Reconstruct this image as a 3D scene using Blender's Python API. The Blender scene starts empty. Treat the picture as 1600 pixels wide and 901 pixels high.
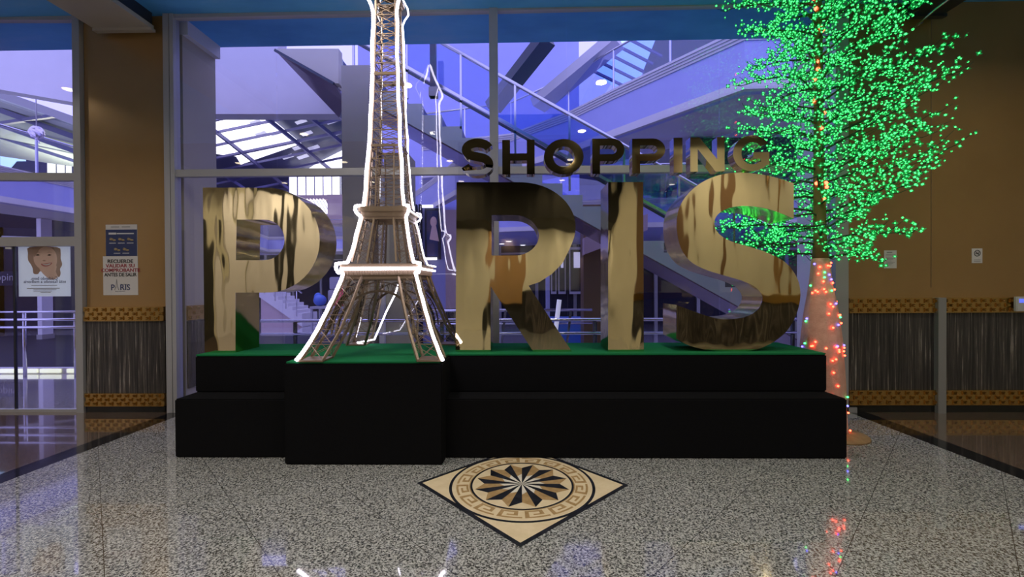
import bpy, bmesh, math, random
from mathutils import Vector, Matrix
random.seed(7)
S = bpy.context.scene
COL = S.collection
PI = math.pi
# ------------------------------------------------------------------ camera
F = 685.0; CW, CH = 1600.0, 901.0; CAMZ = 1.5
YAW = 13.0/F; PITCH = 5.0/F; ROLL = 0.0055
fw = Vector((-math.sin(YAW)*math.cos(PITCH), math.cos(YAW)*math.cos(PITCH), -math.sin(PITCH)))
r0 = Vector((math.cos(YAW), math.sin(YAW), 0)); u0 = r0.cross(fw)
rt = r0*math.cos(ROLL) - u0*math.sin(ROLL); up = u0*math.cos(ROLL) + r0*math.sin(ROLL)
CAM = Vector((0, 0, CAMZ))
cd = bpy.data.cameras.new('camera'); cam = bpy.data.objects.new('camera', cd); COL.objects.link(cam)
cd.sensor_width = 36.0; cd.lens = F/CW*36.0; cd.clip_start = 0.05; cd.clip_end = 300
cam.matrix_world = Matrix(((rt.x, up.x, -fw.x, 0), (rt.y, up.y, -fw.y, 0), (rt.z, up.z, -fw.z, CAMZ), (0, 0, 0, 1)))
S.camera = cam

def ray(px, py): return fw*F + rt*(px-CW/2) - up*(py-CH/2)
def at(px, py, Y):
    d = ray(px, py); return CAM + d*(Y/d.y)
def atz(px, py, z):
    d = ray(px, py); return CAM + d*((z-CAMZ)/d.z)
# ------------------------------------------------------------------ colour management, world
S.view_settings.view_transform = 'Standard'; S.view_settings.look = 'None'
S.view_settings.exposure = 0.0; S.view_settings.gamma = 1.0; S.view_settings.use_curve_mapping = False
W = bpy.data.worlds.new('world'); S.world = W; W.use_nodes = True
bg = W.node_tree.nodes['Background']; bg.inputs[0].default_value = (0.44, 0.42, 0.95, 1); bg.inputs[1].default_value = 2.15

LAMP_X = (-7.3, -4.55, -1.8, 1.3, 4.9); LAMP_Y = (3.4, 1.2, -0.9, -3.1); LAMP_W = 24.0
ZC = 4.75
def area_lamp(name, loc, size, power, color, spread=PI*0.8, rot=(0, 0, 0)):
    l = bpy.data.lights.new(name, 'AREA'); l.shape = 'DISK'; l.size = size; l.energy = power; l.color = color; l.spread = spread
    o = bpy.data.objects.new(name, l); COL.objects.link(o); o.location = loc; o.rotation_euler = rot; return o
# ------------------------------------------------------------------ materials
M = {}
def mat(name, col=(0.5, 0.5, 0.5), rough=0.5, metal=0.0, emis=None, es=0.0, spec=0.5, coat=0.0):
    m = bpy.data.materials.new(name); m.use_nodes = True
    b = m.node_tree.nodes['Principled BSDF']
    b.inputs['Base Color'].default_value = (*col, 1); b.inputs['Roughness'].default_value = rough
    b.inputs['Metallic'].default_value = metal; b.inputs['Specular IOR Level'].default_value = spec
    b.inputs['Coat Weight'].default_value = coat; b.inputs['Coat Roughness'].default_value = 0.05
    if emis: b.inputs['Emission Color'].default_value = (*emis, 1); b.inputs['Emission Strength'].default_value = es
    M[name] = m; return m
class NT:
    def __init__(s, m): s.t = m.node_tree; s.n = s.t.nodes; s.l = s.t.links; s.b = s.n.get('Principled BSDF')
    def new(s, typ, **kw):
        n = s.n.new(typ)
        for k, v in kw.items():
            if k.startswith('i_'): n.inputs[k[2:].replace('_', ' ')].default_value = v
            else: setattr(n, k, v)
        return n
    def link(s, a, b): s.l.new(a, b)
    def ramp(s, fac, stops, interp='LINEAR'):
        r = s.n.new('ShaderNodeValToRGB'); r.color_ramp.interpolation = interp
        e = r.color_ramp.elements
        while len(e) < len(stops): e.new(0.5)
        for i, (p, c) in enumerate(stops): e[i].position = p; e[i].color = (*c, 1)
        s.link(fac, r.inputs[0]); return r.outputs[0]
    def coord(s, scale=(1, 1, 1), kind='Object', rot=(0, 0, 0)):
        tc = s.n.new('ShaderNodeTexCoord'); mp = s.n.new('ShaderNodeMapping'); mp.inputs['Scale'].default_value = scale
        mp.inputs['Rotation'].default_value = rot
        s.link(tc.outputs[kind], mp.inputs[0]); return mp.outputs[0]
    def noise(s, vec, scale, detail=2, rough=0.5):
        n = s.new('ShaderNodeTexNoise'); n.inputs['Scale'].default_value = scale; n.inputs['Detail'].default_value = detail
        n.inputs['Roughness'].default_value = rough
        s.link(vec, n.inputs['Vector']); return n.outputs['Fac']
    def bump(s, h, strength, dist=0.01):
        b = s.new('ShaderNodeBump'); b.inputs['Strength'].default_value = strength; b.inputs['Distance'].default_value = dist
        s.link(h, b.inputs['Height']); s.link(b.outputs[0], s.b.inputs['Normal'])
def vary(name, c1, c2, scale, **kw):
    m = mat(name, c1, **kw); t = NT(m)
    f = t.noise(t.coord(), scale, 4, 0.6); t.link(t.ramp(f, [(0.3, c1), (0.7, c2)]), t.b.inputs['Base Color']); return m

def granite(name, dark, mid, light, tile):
    m = mat(name, mid, rough=0.12, spec=0.5, coat=1.0); t = NT(m); t.b.inputs['Coat IOR'].default_value = 1.75; t.b.inputs['Coat Roughness'].default_value = 0.03
    v = t.coord()
    f0 = t.noise(v, 70, 3, 0.8)
    vo = t.new('ShaderNodeTexVoronoi'); vo.inputs['Scale'].default_value = 120; t.link(v, vo.inputs['Vector'])
    sp = t.new('ShaderNodeSeparateColor'); t.link(vo.outputs['Color'], sp.inputs[0])
    ma = t.new('ShaderNodeMath', operation='MULTIPLY_ADD'); t.link(sp.outputs[0], ma.inputs[0]); ma.inputs[1].default_value = 0.26
    ms = t.new('ShaderNodeMath', operation='SUBTRACT'); t.link(f0, ms.inputs[0]); ms.inputs[1].default_value = 0.13; t.link(ms.outputs[0], ma.inputs[2]); f = ma.outputs[0]
    c = t.ramp(f, [(0.36, dark), (0.47, mid), (0.56, light), (0.72, tuple(min(1, x*1.35) for x in light))])
    # tile joints
    tc = t.coord((1/tile, 1/tile, 1), rot=(0, 0, -PI/4))
    sx = t.new('ShaderNodeSeparateXYZ'); t.link(tc, sx.inputs[0])
    outs = []
    for a in (0, 1):
        ad = t.new('ShaderNodeMath', operation='ADD'); t.link(sx.outputs[a], ad.inputs[0]); ad.inputs[1].default_value = 100-(0.04, -0.19)[a]/tile
        fr = t.new('ShaderNodeMath', operation='FRACT'); t.link(ad.outputs[0], fr.inputs[0])
        lt = t.new('ShaderNodeMath', operation='LESS_THAN'); t.link(fr.outputs[0], lt.inputs[0]); lt.inputs[1].default_value = 0.0035/tile*1.0
        outs.append(lt.outputs[0])
    mx = t.new('ShaderNodeMath', operation='MAXIMUM'); t.link(outs[0], mx.inputs[0]); t.link(outs[1], mx.inputs[1])
    mix = t.new('ShaderNodeMix', data_type='RGBA'); t.link(mx.outputs[0], mix.inputs[0]); t.link(c, mix.inputs[6]); mix.inputs[7].default_value = (*[x*0.6 for x in dark], 1)
    t.link(mix.outputs[2], t.b.inputs['Base Color'])
    return m
granite('grey_granite', (0.035, 0.036, 0.038), (0.18, 0.182, 0.183), (0.43, 0.435, 0.435), 0.655)
granite('brown_granite', (0.05, 0.032, 0.022), (0.10, 0.065, 0.045), (0.15, 0.10, 0.075), 0.655)
mat('black_granite', (0.008, 0.008, 0.010), rough=0.09)
granite('lavender_floor', (0.30, 0.28, 0.30), (0.45, 0.43, 0.46), (0.52, 0.50, 0.53), 1.4)

# black terrazzo inlays / medallion stones
vary('cream_stone', (0.62, 0.50, 0.33), (0.72, 0.60, 0.42), 9, rough=0.12)
vary('tan_stone', (0.30, 0.19, 0.085), (0.42, 0.28, 0.14), 22, rough=0.12)
vary('white_stone', (0.62, 0.58, 0.52), (0.74, 0.70, 0.62), 20, rough=0.12)
vary('black_stone', (0.008, 0.009, 0.013), (0.03, 0.032, 0.045), 16, rough=0.12)

def gold(name, base, rough, wave, scale, stretch=(1, 1, 1)):
    m = mat(name, base, rough=rough, metal=1.0); t = NT(m)
    f = t.noise(t.coord(stretch), scale, 1, 0.4); t.bump(f, 1.0, wave); return m
gold('gold_mirror', (0.82, 0.69, 0.41), 0.035, 0.0045, 2.6, (2.2, 1, 0.7))
gold('gold_mirror_side', (0.92, 0.70, 0.20), 0.16, 0.006, 4.0, (0.6, 1, 2))
gold('gold_mirror_small', (0.66, 0.55, 0.30), 0.06, 0.002, 3.0)
mat('gold_stud', (0.58, 0.37, 0.13), rough=0.2, metal=1.0)
m = vary('gold_panel', (0.36, 0.215, 0.085), (0.39, 0.235, 0.095), 2.2, rough=0.25, metal=0.4, coat=0.2)
m = mat('streaked_marble', (0.03, 0.028, 0.028), rough=0.16); t = NT(m)
f1 = t.noise(t.coord((24, 24, 0.55)), 1.6, 6, 0.72); f2 = t.noise(t.coord((9, 9, 9)), 3, 3, 0.6)
c = t.ramp(f1, [(0.40, (0.022, 0.020, 0.022)), (0.52, (0.05, 0.045, 0.045)), (0.585, (0.10, 0.085, 0.08)), (0.64, (0.34, 0.31, 0.29)), (0.70, (0.08, 0.07, 0.07))])
t.link(c, t.b.inputs['Base Color'])
mat('baseboard_black', (0.01, 0.01, 0.01), rough=0.2)
mat('aluminium', (0.42, 0.42, 0.46), rough=0.42, metal=0.35)
mat('steel_rail', (0.62, 0.62, 0.68), rough=0.2, metal=1.0)
mat('dark_steel', (0.05, 0.055, 0.08), rough=0.35, metal=0.6)
mat('grey_steel', (0.30, 0.30, 0.31), rough=0.45, metal=0.3)
def glass(name, tint, base=0.045, extra=0.0):
    m = bpy.data.materials.new(name); m.use_nodes = True; n = m.node_tree.nodes; l = m.node_tree.links
    for x in list(n): n.remove(x)
    out = n.new('ShaderNodeOutputMaterial'); tr = n.new('ShaderNodeBsdfTransparent'); gl = n.new('ShaderNodeBsdfGlossy')
    tr.inputs[0].default_value = (*tint, 1); gl.inputs['Roughness'].default_value = 0.0; gl.inputs[0].default_value = (1, 1, 1, 1)
    lw = n.new('ShaderNodeLayerWeight'); lw.inputs[0].default_value = 0.5
    pw = n.new('ShaderNodeMath'); pw.operation = 'POWER'; l.new(lw.outputs['Facing'], pw.inputs[0]); pw.inputs[1].default_value = 4
    ml = n.new('ShaderNodeMath'); ml.operation = 'MULTIPLY_ADD'; l.new(pw.outputs[0], ml.inputs[0]); ml.inputs[1].default_value = 1-base; ml.inputs[2].default_value = base
    mx = n.new('ShaderNodeMixShader'); l.new(ml.outputs[0], mx.inputs[0]); l.new(tr.outputs[0], mx.inputs[1]); l.new(gl.outputs[0], mx.inputs[2])
    l.new(mx.outputs[0], out.inputs[0]); M[name] = m; return m
glass('clear_glass', (0.95, 0.96, 0.97), 0.05)
glass('blue_glass', (0.60, 0.66, 0.90), 0.08)
glass('acrylic', (0.97, 0.97, 0.98), 0.02)
# sky mural ceiling
m = mat('sky_mural', (0.10, 0.26, 0.50), rough=0.6); t = NT(m)
f = t.noise(t.coord((0.35, 0.8, 1)), 1.3, 5, 0.6)
t.link(t.ramp(f, [(0.30, (0.05, 0.26, 0.66)), (0.52, (0.10, 0.40, 0.85)), (0.63, (0.20, 0.46, 0.85)), (0.74, (0.65, 0.75, 0.88))]), t.b.inputs['Base Color'])
mat('dark_ceiling', (0.05, 0.046, 0.04), rough=0.8)
vary('lavender_paint', (0.38, 0.40, 0.76), (0.41, 0.43, 0.80), 3, rough=0.5)
vary('white_paint', (0.62, 0.60, 0.64), (0.66, 0.64, 0.68), 3, rough=0.5)
vary('cream_paint', (0.56, 0.53, 0.44), (0.60, 0.57, 0.47), 2, rough=0.5)
vary('pink_paint', (0.46, 0.34, 0.38), (0.50, 0.37, 0.41), 2, rough=0.5)
vary('beige_column', (0.44, 0.40, 0.32), (0.47, 0.43, 0.35), 2, rough=0.5)
vary('grey_beam_paint', (0.34, 0.32, 0.31), (0.38, 0.36, 0.34), 2, rough=0.6)
vary('purple_soffit', (0.17, 0.11, 0.17), (0.22, 0.14, 0.21), 2, rough=0.14)
vary('teal_stringer', (0.40, 0.46, 0.46), (0.46, 0.50, 0.50), 2, rough=0.4)
mat('navy_dark', (0.012, 0.013, 0.03), rough=0.5, spec=0.15)
mat('navy_shop', (0.014, 0.016, 0.038), rough=0.55, spec=0.15)
mat('blue_riser', (0.03, 0.05, 0.12), rough=0.3)
mat('far_wall', (0.30, 0.28, 0.42), rough=0.7)
mat('brown_panel', (0.16, 0.095, 0.055), rough=0.4)
vary('roof_sheet', (0.34, 0.38, 0.34), (0.40, 0.44, 0.38), 2, rough=0.5)
mat('roof_dark', (0.07, 0.075, 0.16), rough=0.4)
mat('skylight_bar', (0.14, 0.13, 0.30), rough=0.5)
def cloth(name, c, bscale=300, rough=1.0, d=0.002):
    m = mat(name, c, rough=rough, spec=0.05); t = NT(m); f = t.noise(t.coord(), bscale, 2, 0.7); t.bump(f, 0.6, d); return m
cloth('black_felt', (0.0065, 0.0065, 0.0078), 60)
m = cloth('green_turf', (0.012, 0.15, 0.055), 220, d=0.006)
mat('tower_bronze', (0.27, 0.195, 0.135), rough=0.4, metal=0.5)
mat('tower_dark', (0.10, 0.072, 0.05), rough=0.45, metal=0.5)
mat('rope_white', (0.9, 0.9, 0.9), emis=(0.90, 0.84, 1.0), es=9.0)
mat('rope_dim', (0.9, 0.9, 0.9), emis=(0.92, 0.90, 1.0), es=1.6)
mat('led_green', (0, 0.3, 0.1), emis=(0.075, 1.0, 0.21), es=2.2)
mat('blossom_green', (0.005, 0.20, 0.05), rough=0.4, emis=(0.0, 0.46, 0.09), es=0.26)
mat('led_red', (0.4, 0, 0), emis=(1.0, 0.07, 0.03), es=11.0)
mat('led_blue', (0, 0, 0.4), emis=(0.12, 0.10, 1.0), es=7.0)
mat('led_trunk_green', (0, 0.4, 0), emis=(0.05, 1.0, 0.18), es=6.0)
mat('twig', (0.02, 0.055, 0.02), rough=0.6)
m = vary('trunk_wrap', (0.66, 0.33, 0.25), (0.78, 0.43, 0.34), 14, rough=0.7); t = NT(m); t.bump(t.noise(t.coord(), 45, 4, 0.7), 0.8, 0.01)
mat('upper_trunk', (0.16, 0.12, 0.03), rough=0.7)
vary('brown_cloth', (0.22, 0.13, 0.06), (0.30, 0.19, 0.09), 20, rough=0.8)
mat('lamp_glow', (1, 1, 1), emis=(1.0, 0.83, 0.55), es=9.0)
mat('window_glow', (1, 1, 1), emis=(0.97, 0.94, 1.0), es=1.7)
mat('window_yellow', (1, 1, 1), emis=(0.80, 0.85, 0.50), es=0.95)
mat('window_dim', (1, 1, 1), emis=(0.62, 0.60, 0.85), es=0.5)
mat('lamp_trim', (0.6, 0.6, 0.6), rough=0.3)
mat('paper', (0.60, 0.58, 0.60), rough=0.6)
mat('paper_lit', (0.62, 0.66, 0.78), rough=0.5, emis=(0.55, 0.62, 0.85), es=0.35)
mat('ink_black', (0.012, 0.012, 0.015), rough=0.6)
mat('ink_red', (0.28, 0.02, 0.04), rough=0.6)
mat('ink_navy', (0.02, 0.035, 0.13), rough=0.5)
mat('ink_grey', (0.25, 0.25, 0.27), rough=0.6)
mat('ink_white', (0.65, 0.65, 0.68), rough=0.6)
mat('ink_tan', (0.35, 0.27, 0.15), rough=0.6)
mat('skin_print', (0.80, 0.56, 0.50), rough=0.6)
mat('hair_print', (0.42, 0.27, 0.23), rough=0.6)
mat('lip_print', (0.50, 0.14, 0.15), rough=0.6)
mat('screen_blue', (0.02, 0.03, 0.3), emis=(0.15, 0.2, 1.0), es=1.0)
mat('white_plastic', (0.55, 0.55, 0.57), rough=0.4)
mat('silver_foil', (0.75, 0.70, 0.82), rough=0.25, metal=0.9)
mat('toy_red', (0.75, 0.05, 0.10), rough=0.4)
mat('toy_blue', (0.06, 0.16, 0.60), rough=0.4)
mat('crate_grey', (0.35, 0.35, 0.42), rough=0.5)
mat('curtain_dark', (0.012, 0.011, 0.010), rough=0.8)

# ------------------------------------------------------------------ mesh helpers
class MB:
    def __init__(s): s.v = []; s.f = []; s.m = []; s.smooth = []
    def add(s, vs, fs, mi=0, sm=False):
        o = len(s.v); s.v += [tuple(v) for v in vs]
        for f in fs: s.f.append([i+o for i in f]); s.m.append(mi); s.smooth.append(sm)
    def box(s, a, b, mi=0):
        x0, y0, z0 = (min(a[i], b[i]) for i in range(3)); x1, y1, z1 = (max(a[i], b[i]) for i in range(3))
        s.add([(x0,y0,z0),(x1,y0,z0),(x1,y1,z0),(x0,y1,z0),(x0,y0,z1),(x1,y0,z1),(x1,y1,z1),(x0,y1,z1)],
              [(0,3,2,1),(4,5,6,7),(0,1,5,4),(1,2,6,5),(2,3,7,6),(3,0,4,7)], mi); return s
    def bar(s, p, q, w, h=None, mi=0):
        h = h or w; p = Vector(p); q = Vector(q); d = (q-p)
        if d.length < 1e-6: return s
        d.normalize(); ref = Vector((0, 0, 1)) if abs(d.z) < 0.95 else Vector((0, 1, 0))
        a = d.cross(ref).normalized()*w/2; b = a.cross(d).normalized()*h/2
        s.add([p-a-b, p+a-b, p+a+b, p-a+b, q-a-b, q+a-b, q+a+b, q-a+b],
              [(0,1,2,3),(7,6,5,4),(0,4,5,1),(1,5,6,2),(2,6,7,3),(3,7,4,0)], mi); return s
    def tube(s, pts, r, n=8, mi=0, caps=True):
        pts = [Vector(p) for p in pts]; rs = r if isinstance(r, (list, tuple)) else [r]*len(pts)
        vs = []; fs = []; prev = None
        for i, p in enumerate(pts):
            d = (pts[min(i+1, len(pts)-1)]-pts[max(i-1, 0)])
            d = d.normalized() if d.length > 1e-9 else Vector((0, 0, 1))
            if prev is None:
                ref = Vector((0, 0, 1)) if abs(d.z) < 0.9 else Vector((1, 0, 0)); a = d.cross(ref).normalized()
            else:
                a = prev-d*prev.dot(d); a = a.normalized() if a.length > 1e-6 else d.orthogonal().normalized()
            prev = a; b = d.cross(a)
            for k in range(n):
                t = 2*PI*k/n; vs.append(p+(a*math.cos(t)+b*math.sin(t))*rs[i])
        for i in range(len(pts)-1):
            for k in range(n): fs.append((i*n+k, i*n+(k+1)%n, (i+1)*n+(k+1)%n, (i+1)*n+k))
        if caps: fs.append(tuple(reversed(range(n)))); fs.append(tuple(range((len(pts)-1)*n, len(pts)*n)))
        s.add(vs, fs, mi, True); return s
    def prism_xz(s, poly, y0, y1, mi=0):       # polygon given as (x,z), extruded from y0 to y1
        n = len(poly)
        area = sum(poly[i][0]*poly[(i+1)%n][1]-poly[(i+1)%n][0]*poly[i][1] for i in range(n))
        if area < 0: poly = poly[::-1]
        s.add([(x, y0, z) for x, z in poly]+[(x, y1, z) for x, z in poly],
              [tuple(range(n)), tuple(reversed(range(n, 2*n)))]+[(i+n, (i+1)%n+n, (i+1)%n, i) for i in range(n)], mi); return s
    def prism_xy(s, poly, z0, z1, mi=0):
        n = len(poly)
        area = sum(poly[i][0]*poly[(i+1)%n][1]-poly[(i+1)%n][0]*poly[i][1] for i in range(n))
        if area < 0: poly = poly[::-1]
        s.add([(x, y, z0) for x, y in poly]+[(x, y, z1) for x, y in poly],
              [tuple(reversed(range(n))), tuple(range(n, 2*n))]+[(i, (i+1)%n, (i+1)%n+n, i+n) for i in range(n)], mi); return s
    def hull8(s, lo, hi, mi=0):                # two quads of 4 corners
        s.add(list(lo)+list(hi), [(3,2,1,0),(4,5,6,7),(0,1,5,4),(1,2,6,5),(2,3,7,6),(3,0,4,7)], mi); return s
    def ball(s, c, r, mi=0, sc=(1, 1, 1)):
        ph = (1+5**.5)/2; V = [(-1,ph,0),(1,ph,0),(-1,-ph,0),(1,-ph,0),(0,-1,ph),(0,1,ph),(0,-1,-ph),(0,1,-ph),(ph,0,-1),(ph,0,1),(-ph,0,-1),(-ph,0,1)]
        L = (1+ph*ph)**.5
        s.add([(c[0]+x/L*r*sc[0], c[1]+y/L*r*sc[1], c[2]+z/L*r*sc[2]) for x, y, z in V],
              [(0,11,5),(0,5,1),(0,1,7),(0,7,10),(0,10,11),(1,5,9),(5,11,4),(11,10,2),(10,7,6),(7,1,8),(3,9,4),(3,4,2),(3,2,6),(3,6,8),(3,8,9),(4,9,5),(2,4,11),(6,2,10),(8,6,7),(9,8,1)], mi, True); return s
    def sphere(s, c, r, mi=0, sc=(1, 1, 1), nu=16, nv=10):
        vs = []; fs = []
        for j in range(nv+1):
            ph = PI*j/nv
            for i in range(nu):
                th = 2*PI*i/nu; vs.append((c[0]+r*sc[0]*math.sin(ph)*math.cos(th), c[1]+r*sc[1]*math.sin(ph)*math.sin(th), c[2]+r*sc[2]*math.cos(ph)))
        for j in range(nv):
            for i in range(nu): fs.append((j*nu+i, (j+1)*nu+i, (j+1)*nu+(i+1)%nu, j*nu+(i+1)%nu))
        s.add(vs, fs, mi, True); return s
    def lathe(s, c, prof, n=24, mi=0):          # prof: (r,z) bottom to top
        vs = []; fs = []
        for r, z in prof:
            for k in range(n): t = 2*PI*k/n; vs.append((c[0]+r*math.cos(t), c[1]+r*math.sin(t), c[2]+z))
        for i in range(len(prof)-1):
            for k in range(n): fs.append((i*n+k, i*n+(k+1)%n, (i+1)*n+(k+1)%n, (i+1)*n+k))
        fs.append(tuple(reversed(range(n)))); fs.append(tuple(range((len(prof)-1)*n, len(prof)*n)))
        s.add(vs, fs, mi, True); return s
    def build(s, name, mats, parent=None, origin=None):
        me = bpy.data.meshes.new(name); o0 = Vector(origin) if origin is not None else Vector((0, 0, 0))
        me.from_pydata([tuple(Vector(v)-o0) for v in s.v], [], s.f)
        for k in (mats if isinstance(mats, (list, tuple)) else [mats]): me.materials.append(M[k])
        me.polygons.foreach_set('material_index', s.m); me.polygons.foreach_set('use_smooth', s.smooth)
        me.update(); o = bpy.data.objects.new(name, me); COL.objects.link(o)
        o.location = o0
        if parent is not None:
            w = Vector((0, 0, 0)); p = parent
            while p is not None: w = w + p.location; p = p.parent
            o.parent = parent; o.location = o0 - w
        return o
def tag(o, label=None, cat=None, group=None, kind=None):
    if label: o['label'] = label
    if cat: o['category'] = cat
    if group: o['group'] = group
    if kind: o['kind'] = kind
    return o
def thing(name, label, cat, loc=(0, 0, 0), group=None):
    o = bpy.data.objects.new(name, None); COL.objects.link(o); o.location = loc; o.empty_display_size = 0.1
    return tag(o, label, cat, group)
def struct(name, mb, mats, label, cat, parent=None):
    o = mb.build(name, mats, parent); tag(o, label, cat if parent is None else None, kind='structure'); return o
def dup(root, delta, label, group=None):
    r = root.copy(); COL.objects.link(r); r.location = root.location + Vector(delta); r['label'] = label
    if group: r['group'] = group
    for ch in list(root.children):
        c = ch.copy(); COL.objects.link(c); c.parent = r
        for g in list(ch.children):
            d = g.copy(); COL.objects.link(d); d.parent = c
    return r
def catmull(pts, n=6):
    """pts: (x,y[,corner]) closed outline; corners stay sharp"""
    out = []; N = len(pts); P = [Vector((p[0], p[1])) for p in pts]; C = [len(p) > 2 and p[2] for p in pts]
    for i in range(N):
        p1, p2 = P[i], P[(i+1) % N]
        p0 = P[i-1] if not C[i] else p1*2-p2 if False else p1; p3 = P[(i+2) % N] if not C[(i+1) % N] else p2
        out.append(p1)
        if C[i] and C[(i+1) % N]: continue
        for k in range(1, n):
            t = k/n
            out.append(0.5*((2*p1)+(p2-p0)*t+(2*p0-5*p1+4*p2-p3)*t*t+(3*p1-p0-3*p2+p3)*t**3))
    return out
def outline_mesh(name, loops, y, depth, mats, parent=None, origin=(0, 0, 0)):
    """loops in (x,z); solid from y to y+depth"""
    cu = bpy.data.curves.new(name, 'CURVE'); cu.dimensions = '2D'; cu.fill_mode = 'BOTH'; cu.extrude = depth/2
    for lp in loops:
        sp = cu.splines.new('POLY'); sp.points.add(len(lp)-1); sp.use_cyclic_u = True
        for i, p in enumerate(lp): sp.points[i].co = (p[0], p[1], 0, 1)
    tmp = bpy.data.objects.new(name, cu); COL.objects.link(tmp)
    dg = bpy.context.evaluated_depsgraph_get(); dg.update()
    me = bpy.data.meshes.new_from_object(tmp.evaluated_get(dg))
    bpy.data.objects.remove(tmp); bpy.data.curves.remove(cu)
    me.transform(Matrix(((1, 0, 0, 0), (0, 0, -1, y+depth/2), (0, 1, 0, 0), (0, 0, 0, 1))))
    me.transform(Matrix.Translation(-Vector(origin)))
    me.materials.clear()
    for k in mats: me.materials.append(M[k])
    if len(mats) > 1:
        for p in me.polygons: p.material_index = 0 if abs(p.normal.y) > 0.9 else 1
    me.name = name
    o = bpy.data.objects.new(name, me); COL.objects.link(o); o.location = origin
    if parent is not None: o.parent = parent; o.location = Vector(origin)-parent.location
    return o
def text_obj(name, body, size, x, y, z, matname, parent, align='CENTER', mirror=False, bold=0.0, sx=1.0, depth=0.0006):
    cu = bpy.data.curves.new(name, 'FONT'); cu.body = body; cu.size = size; cu.align_x = align; cu.extrude = depth; cu.offset = bold; cu.resolution_u = 3
    tmp = bpy.data.objects.new(name, cu); COL.objects.link(tmp)
    dg = bpy.context.evaluated_depsgraph_get(); dg.update()
    me = bpy.data.meshes.new_from_object(tmp.evaluated_get(dg))
    bpy.data.objects.remove(tmp); bpy.data.curves.remove(cu)
    me.transform(Matrix(((-sx if mirror else sx, 0, 0, 0), (0, 0, -1, 0), (0, 1, 0, 0), (0, 0, 0, 1))))
    me.materials.clear(); me.materials.append(M[matname]); me.name = name
    for p in me.polygons: p.material_index = 0
    o = bpy.data.objects.new(name, me); COL.objects.link(o); o.parent = parent
    o.location = Vector((x, y, z))-parent.location; return o

# ================================================================== SETTING: front hall
YW = 5.2
XL, XR, YB = -9.0, 8.6, -6.0
mb = MB(); mb.box((-4.0, YB, -0.1), (3.82, YW+0.1, 0)); struct('floor', mb, 'grey_granite', 'polished speckled grey granite floor in front of the stage', 'floor')
mb = MB(); mb.box((XL, YB, -0.1), (-4.2, YW+0.1, 0)); struct('floor_left', mb, 'brown_granite', 'brown granite floor area left of the black strip', 'floor')
mb = MB(); mb.box((4.02, YB, -0.1), (XR, YW+0.1, 0)); struct('floor_right', mb, 'brown_granite', 'brown granite floor area right of the black strip', 'floor')
mb = MB(); mb.box((-4.2, YB, -0.1), (-4.0, YW+0.1, 0)); struct('trim_1', mb, 'black_granite', 'black granite strip in the floor on the left', 'floor strip')
mb = MB(); mb.box((3.82, YB, -0.1), (4.02, YW+0.1, 0)); struct('trim_2', mb, 'black_granite', 'black granite strip in the floor on the right', 'floor strip')
mb = MB(); mb.box((XL, 0.6, ZC), (XR, 5.9, ZC+0.45)); struct('ceiling', mb, 'sky_mural', 'blue ceiling painted with sky and clouds', 'ceiling')
mb = MB(); mb.box((XL, YB, ZC), (XR, 0.6, ZC+0.45)); struct('ceiling_back', mb, 'dark_ceiling', 'dark ceiling at the rear of the hall', 'ceiling')
# gold pillar wall on the left and right
pL0 = at(135, 400, YW).x; pL1 = at(258, 400, YW).x
pR0 = at(1323, 400, YW).x
def wainscot(wall, x0, x1, zt, zb, ceil=ZC, splits=()):
    """zt, zb: (top of top band, bottom of top band), (top, bottom) of the low band"""
    y = YW
    mb = MB(); mb.box((x0, y-0.02, zb[0]), (x1, y+0.01, zt[1])); struct('marble_panel', mb, 'streaked_marble', None, None, wall)
    for (a, b) in (zt, zb):
        s = MB(); s.box((x0, y-0.035, b), (x1, y+0.01, a)); rows = 3; h = (a-b)/rows; w = h*1.02; n = int((x1-x0)/w)
        for i in range(n):
            for j in range(rows):
                cx = x0+(i+.5)*(x1-x0)/n; cz = b+(j+.5)*h
                if (i+j) % 2 == 0:
                    s.box((cx-w*.46, y-0.047, cz-h*.44), (cx+w*.46, y-0.034, cz+h*.44))
                    q = h*.30
                    s.hull8([(cx-q, y-0.047, cz-q), (cx+q, y-0.047, cz-q), (cx+q, y-0.047, cz+q), (cx-q, y-0.047, cz+q)][::-1],
                            [(cx-q*.45, y-0.066, cz-q*.45), (cx+q*.45, y-0.066, cz-q*.45), (cx+q*.45, y-0.066, cz+q*.45), (cx-q*.45, y-0.066, cz+q*.45)][::-1])
        s.box((x0, y-0.05, a), (x1, y+0.01, a+0.008)); s.box((x0, y-0.05, b-0.008), (x1, y+0.01, b))
        struct('stud_band', s, 'gold_stud', None, None, wall)
    mb = MB(); mb.box((x0, y-0.03, 0), (x1, y+0.01, zb[1]-0.008)); struct('plinth', mb, 'baseboard_black', None, None, wall)
wl = struct('wall_front_left', MB().box((pL0, YW, 0), (pL1, YW+0.5, ZC)), 'gold_panel', 'gold panelled pillar wall left of the letters, with dark marble base', 'wall')
zz = lambda px, py: at(px, py, YW).z
wainscot(wl, pL0, pL1, (zz(195, 480), zz(195, 500)), (zz(195, 614), zz(195, 632)))
wr = struct('wall_front_right', MB().box((pR0, YW, 0), (XR, YW+0.5, ZC)), 'gold_panel', 'wide gold panelled wall on the right with dark marble base', 'wall')
wainscot(wr, pR0, XR, (zz(1450, 466), zz(1450, 487)), (zz(1450, 609), zz(1450, 630)))
xa = at(1463, 500, YW).x
struct('trim_3', MB().box((xa-0.045, YW-0.075, 0), (xa+0.045, YW, zz(1450, 466)+0.01)), 'grey_steel', 'grey metal cover strip on the marble base at right', 'trim')
mb = MB()
for px in (1455, 1660): x = at(px, 200, YW).x; mb.box((x-0.004, YW-0.003, 1.45), (x+0.004, YW, ZC))
struct('panel_joint', mb, 'brown_panel', None, None, wr)
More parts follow.
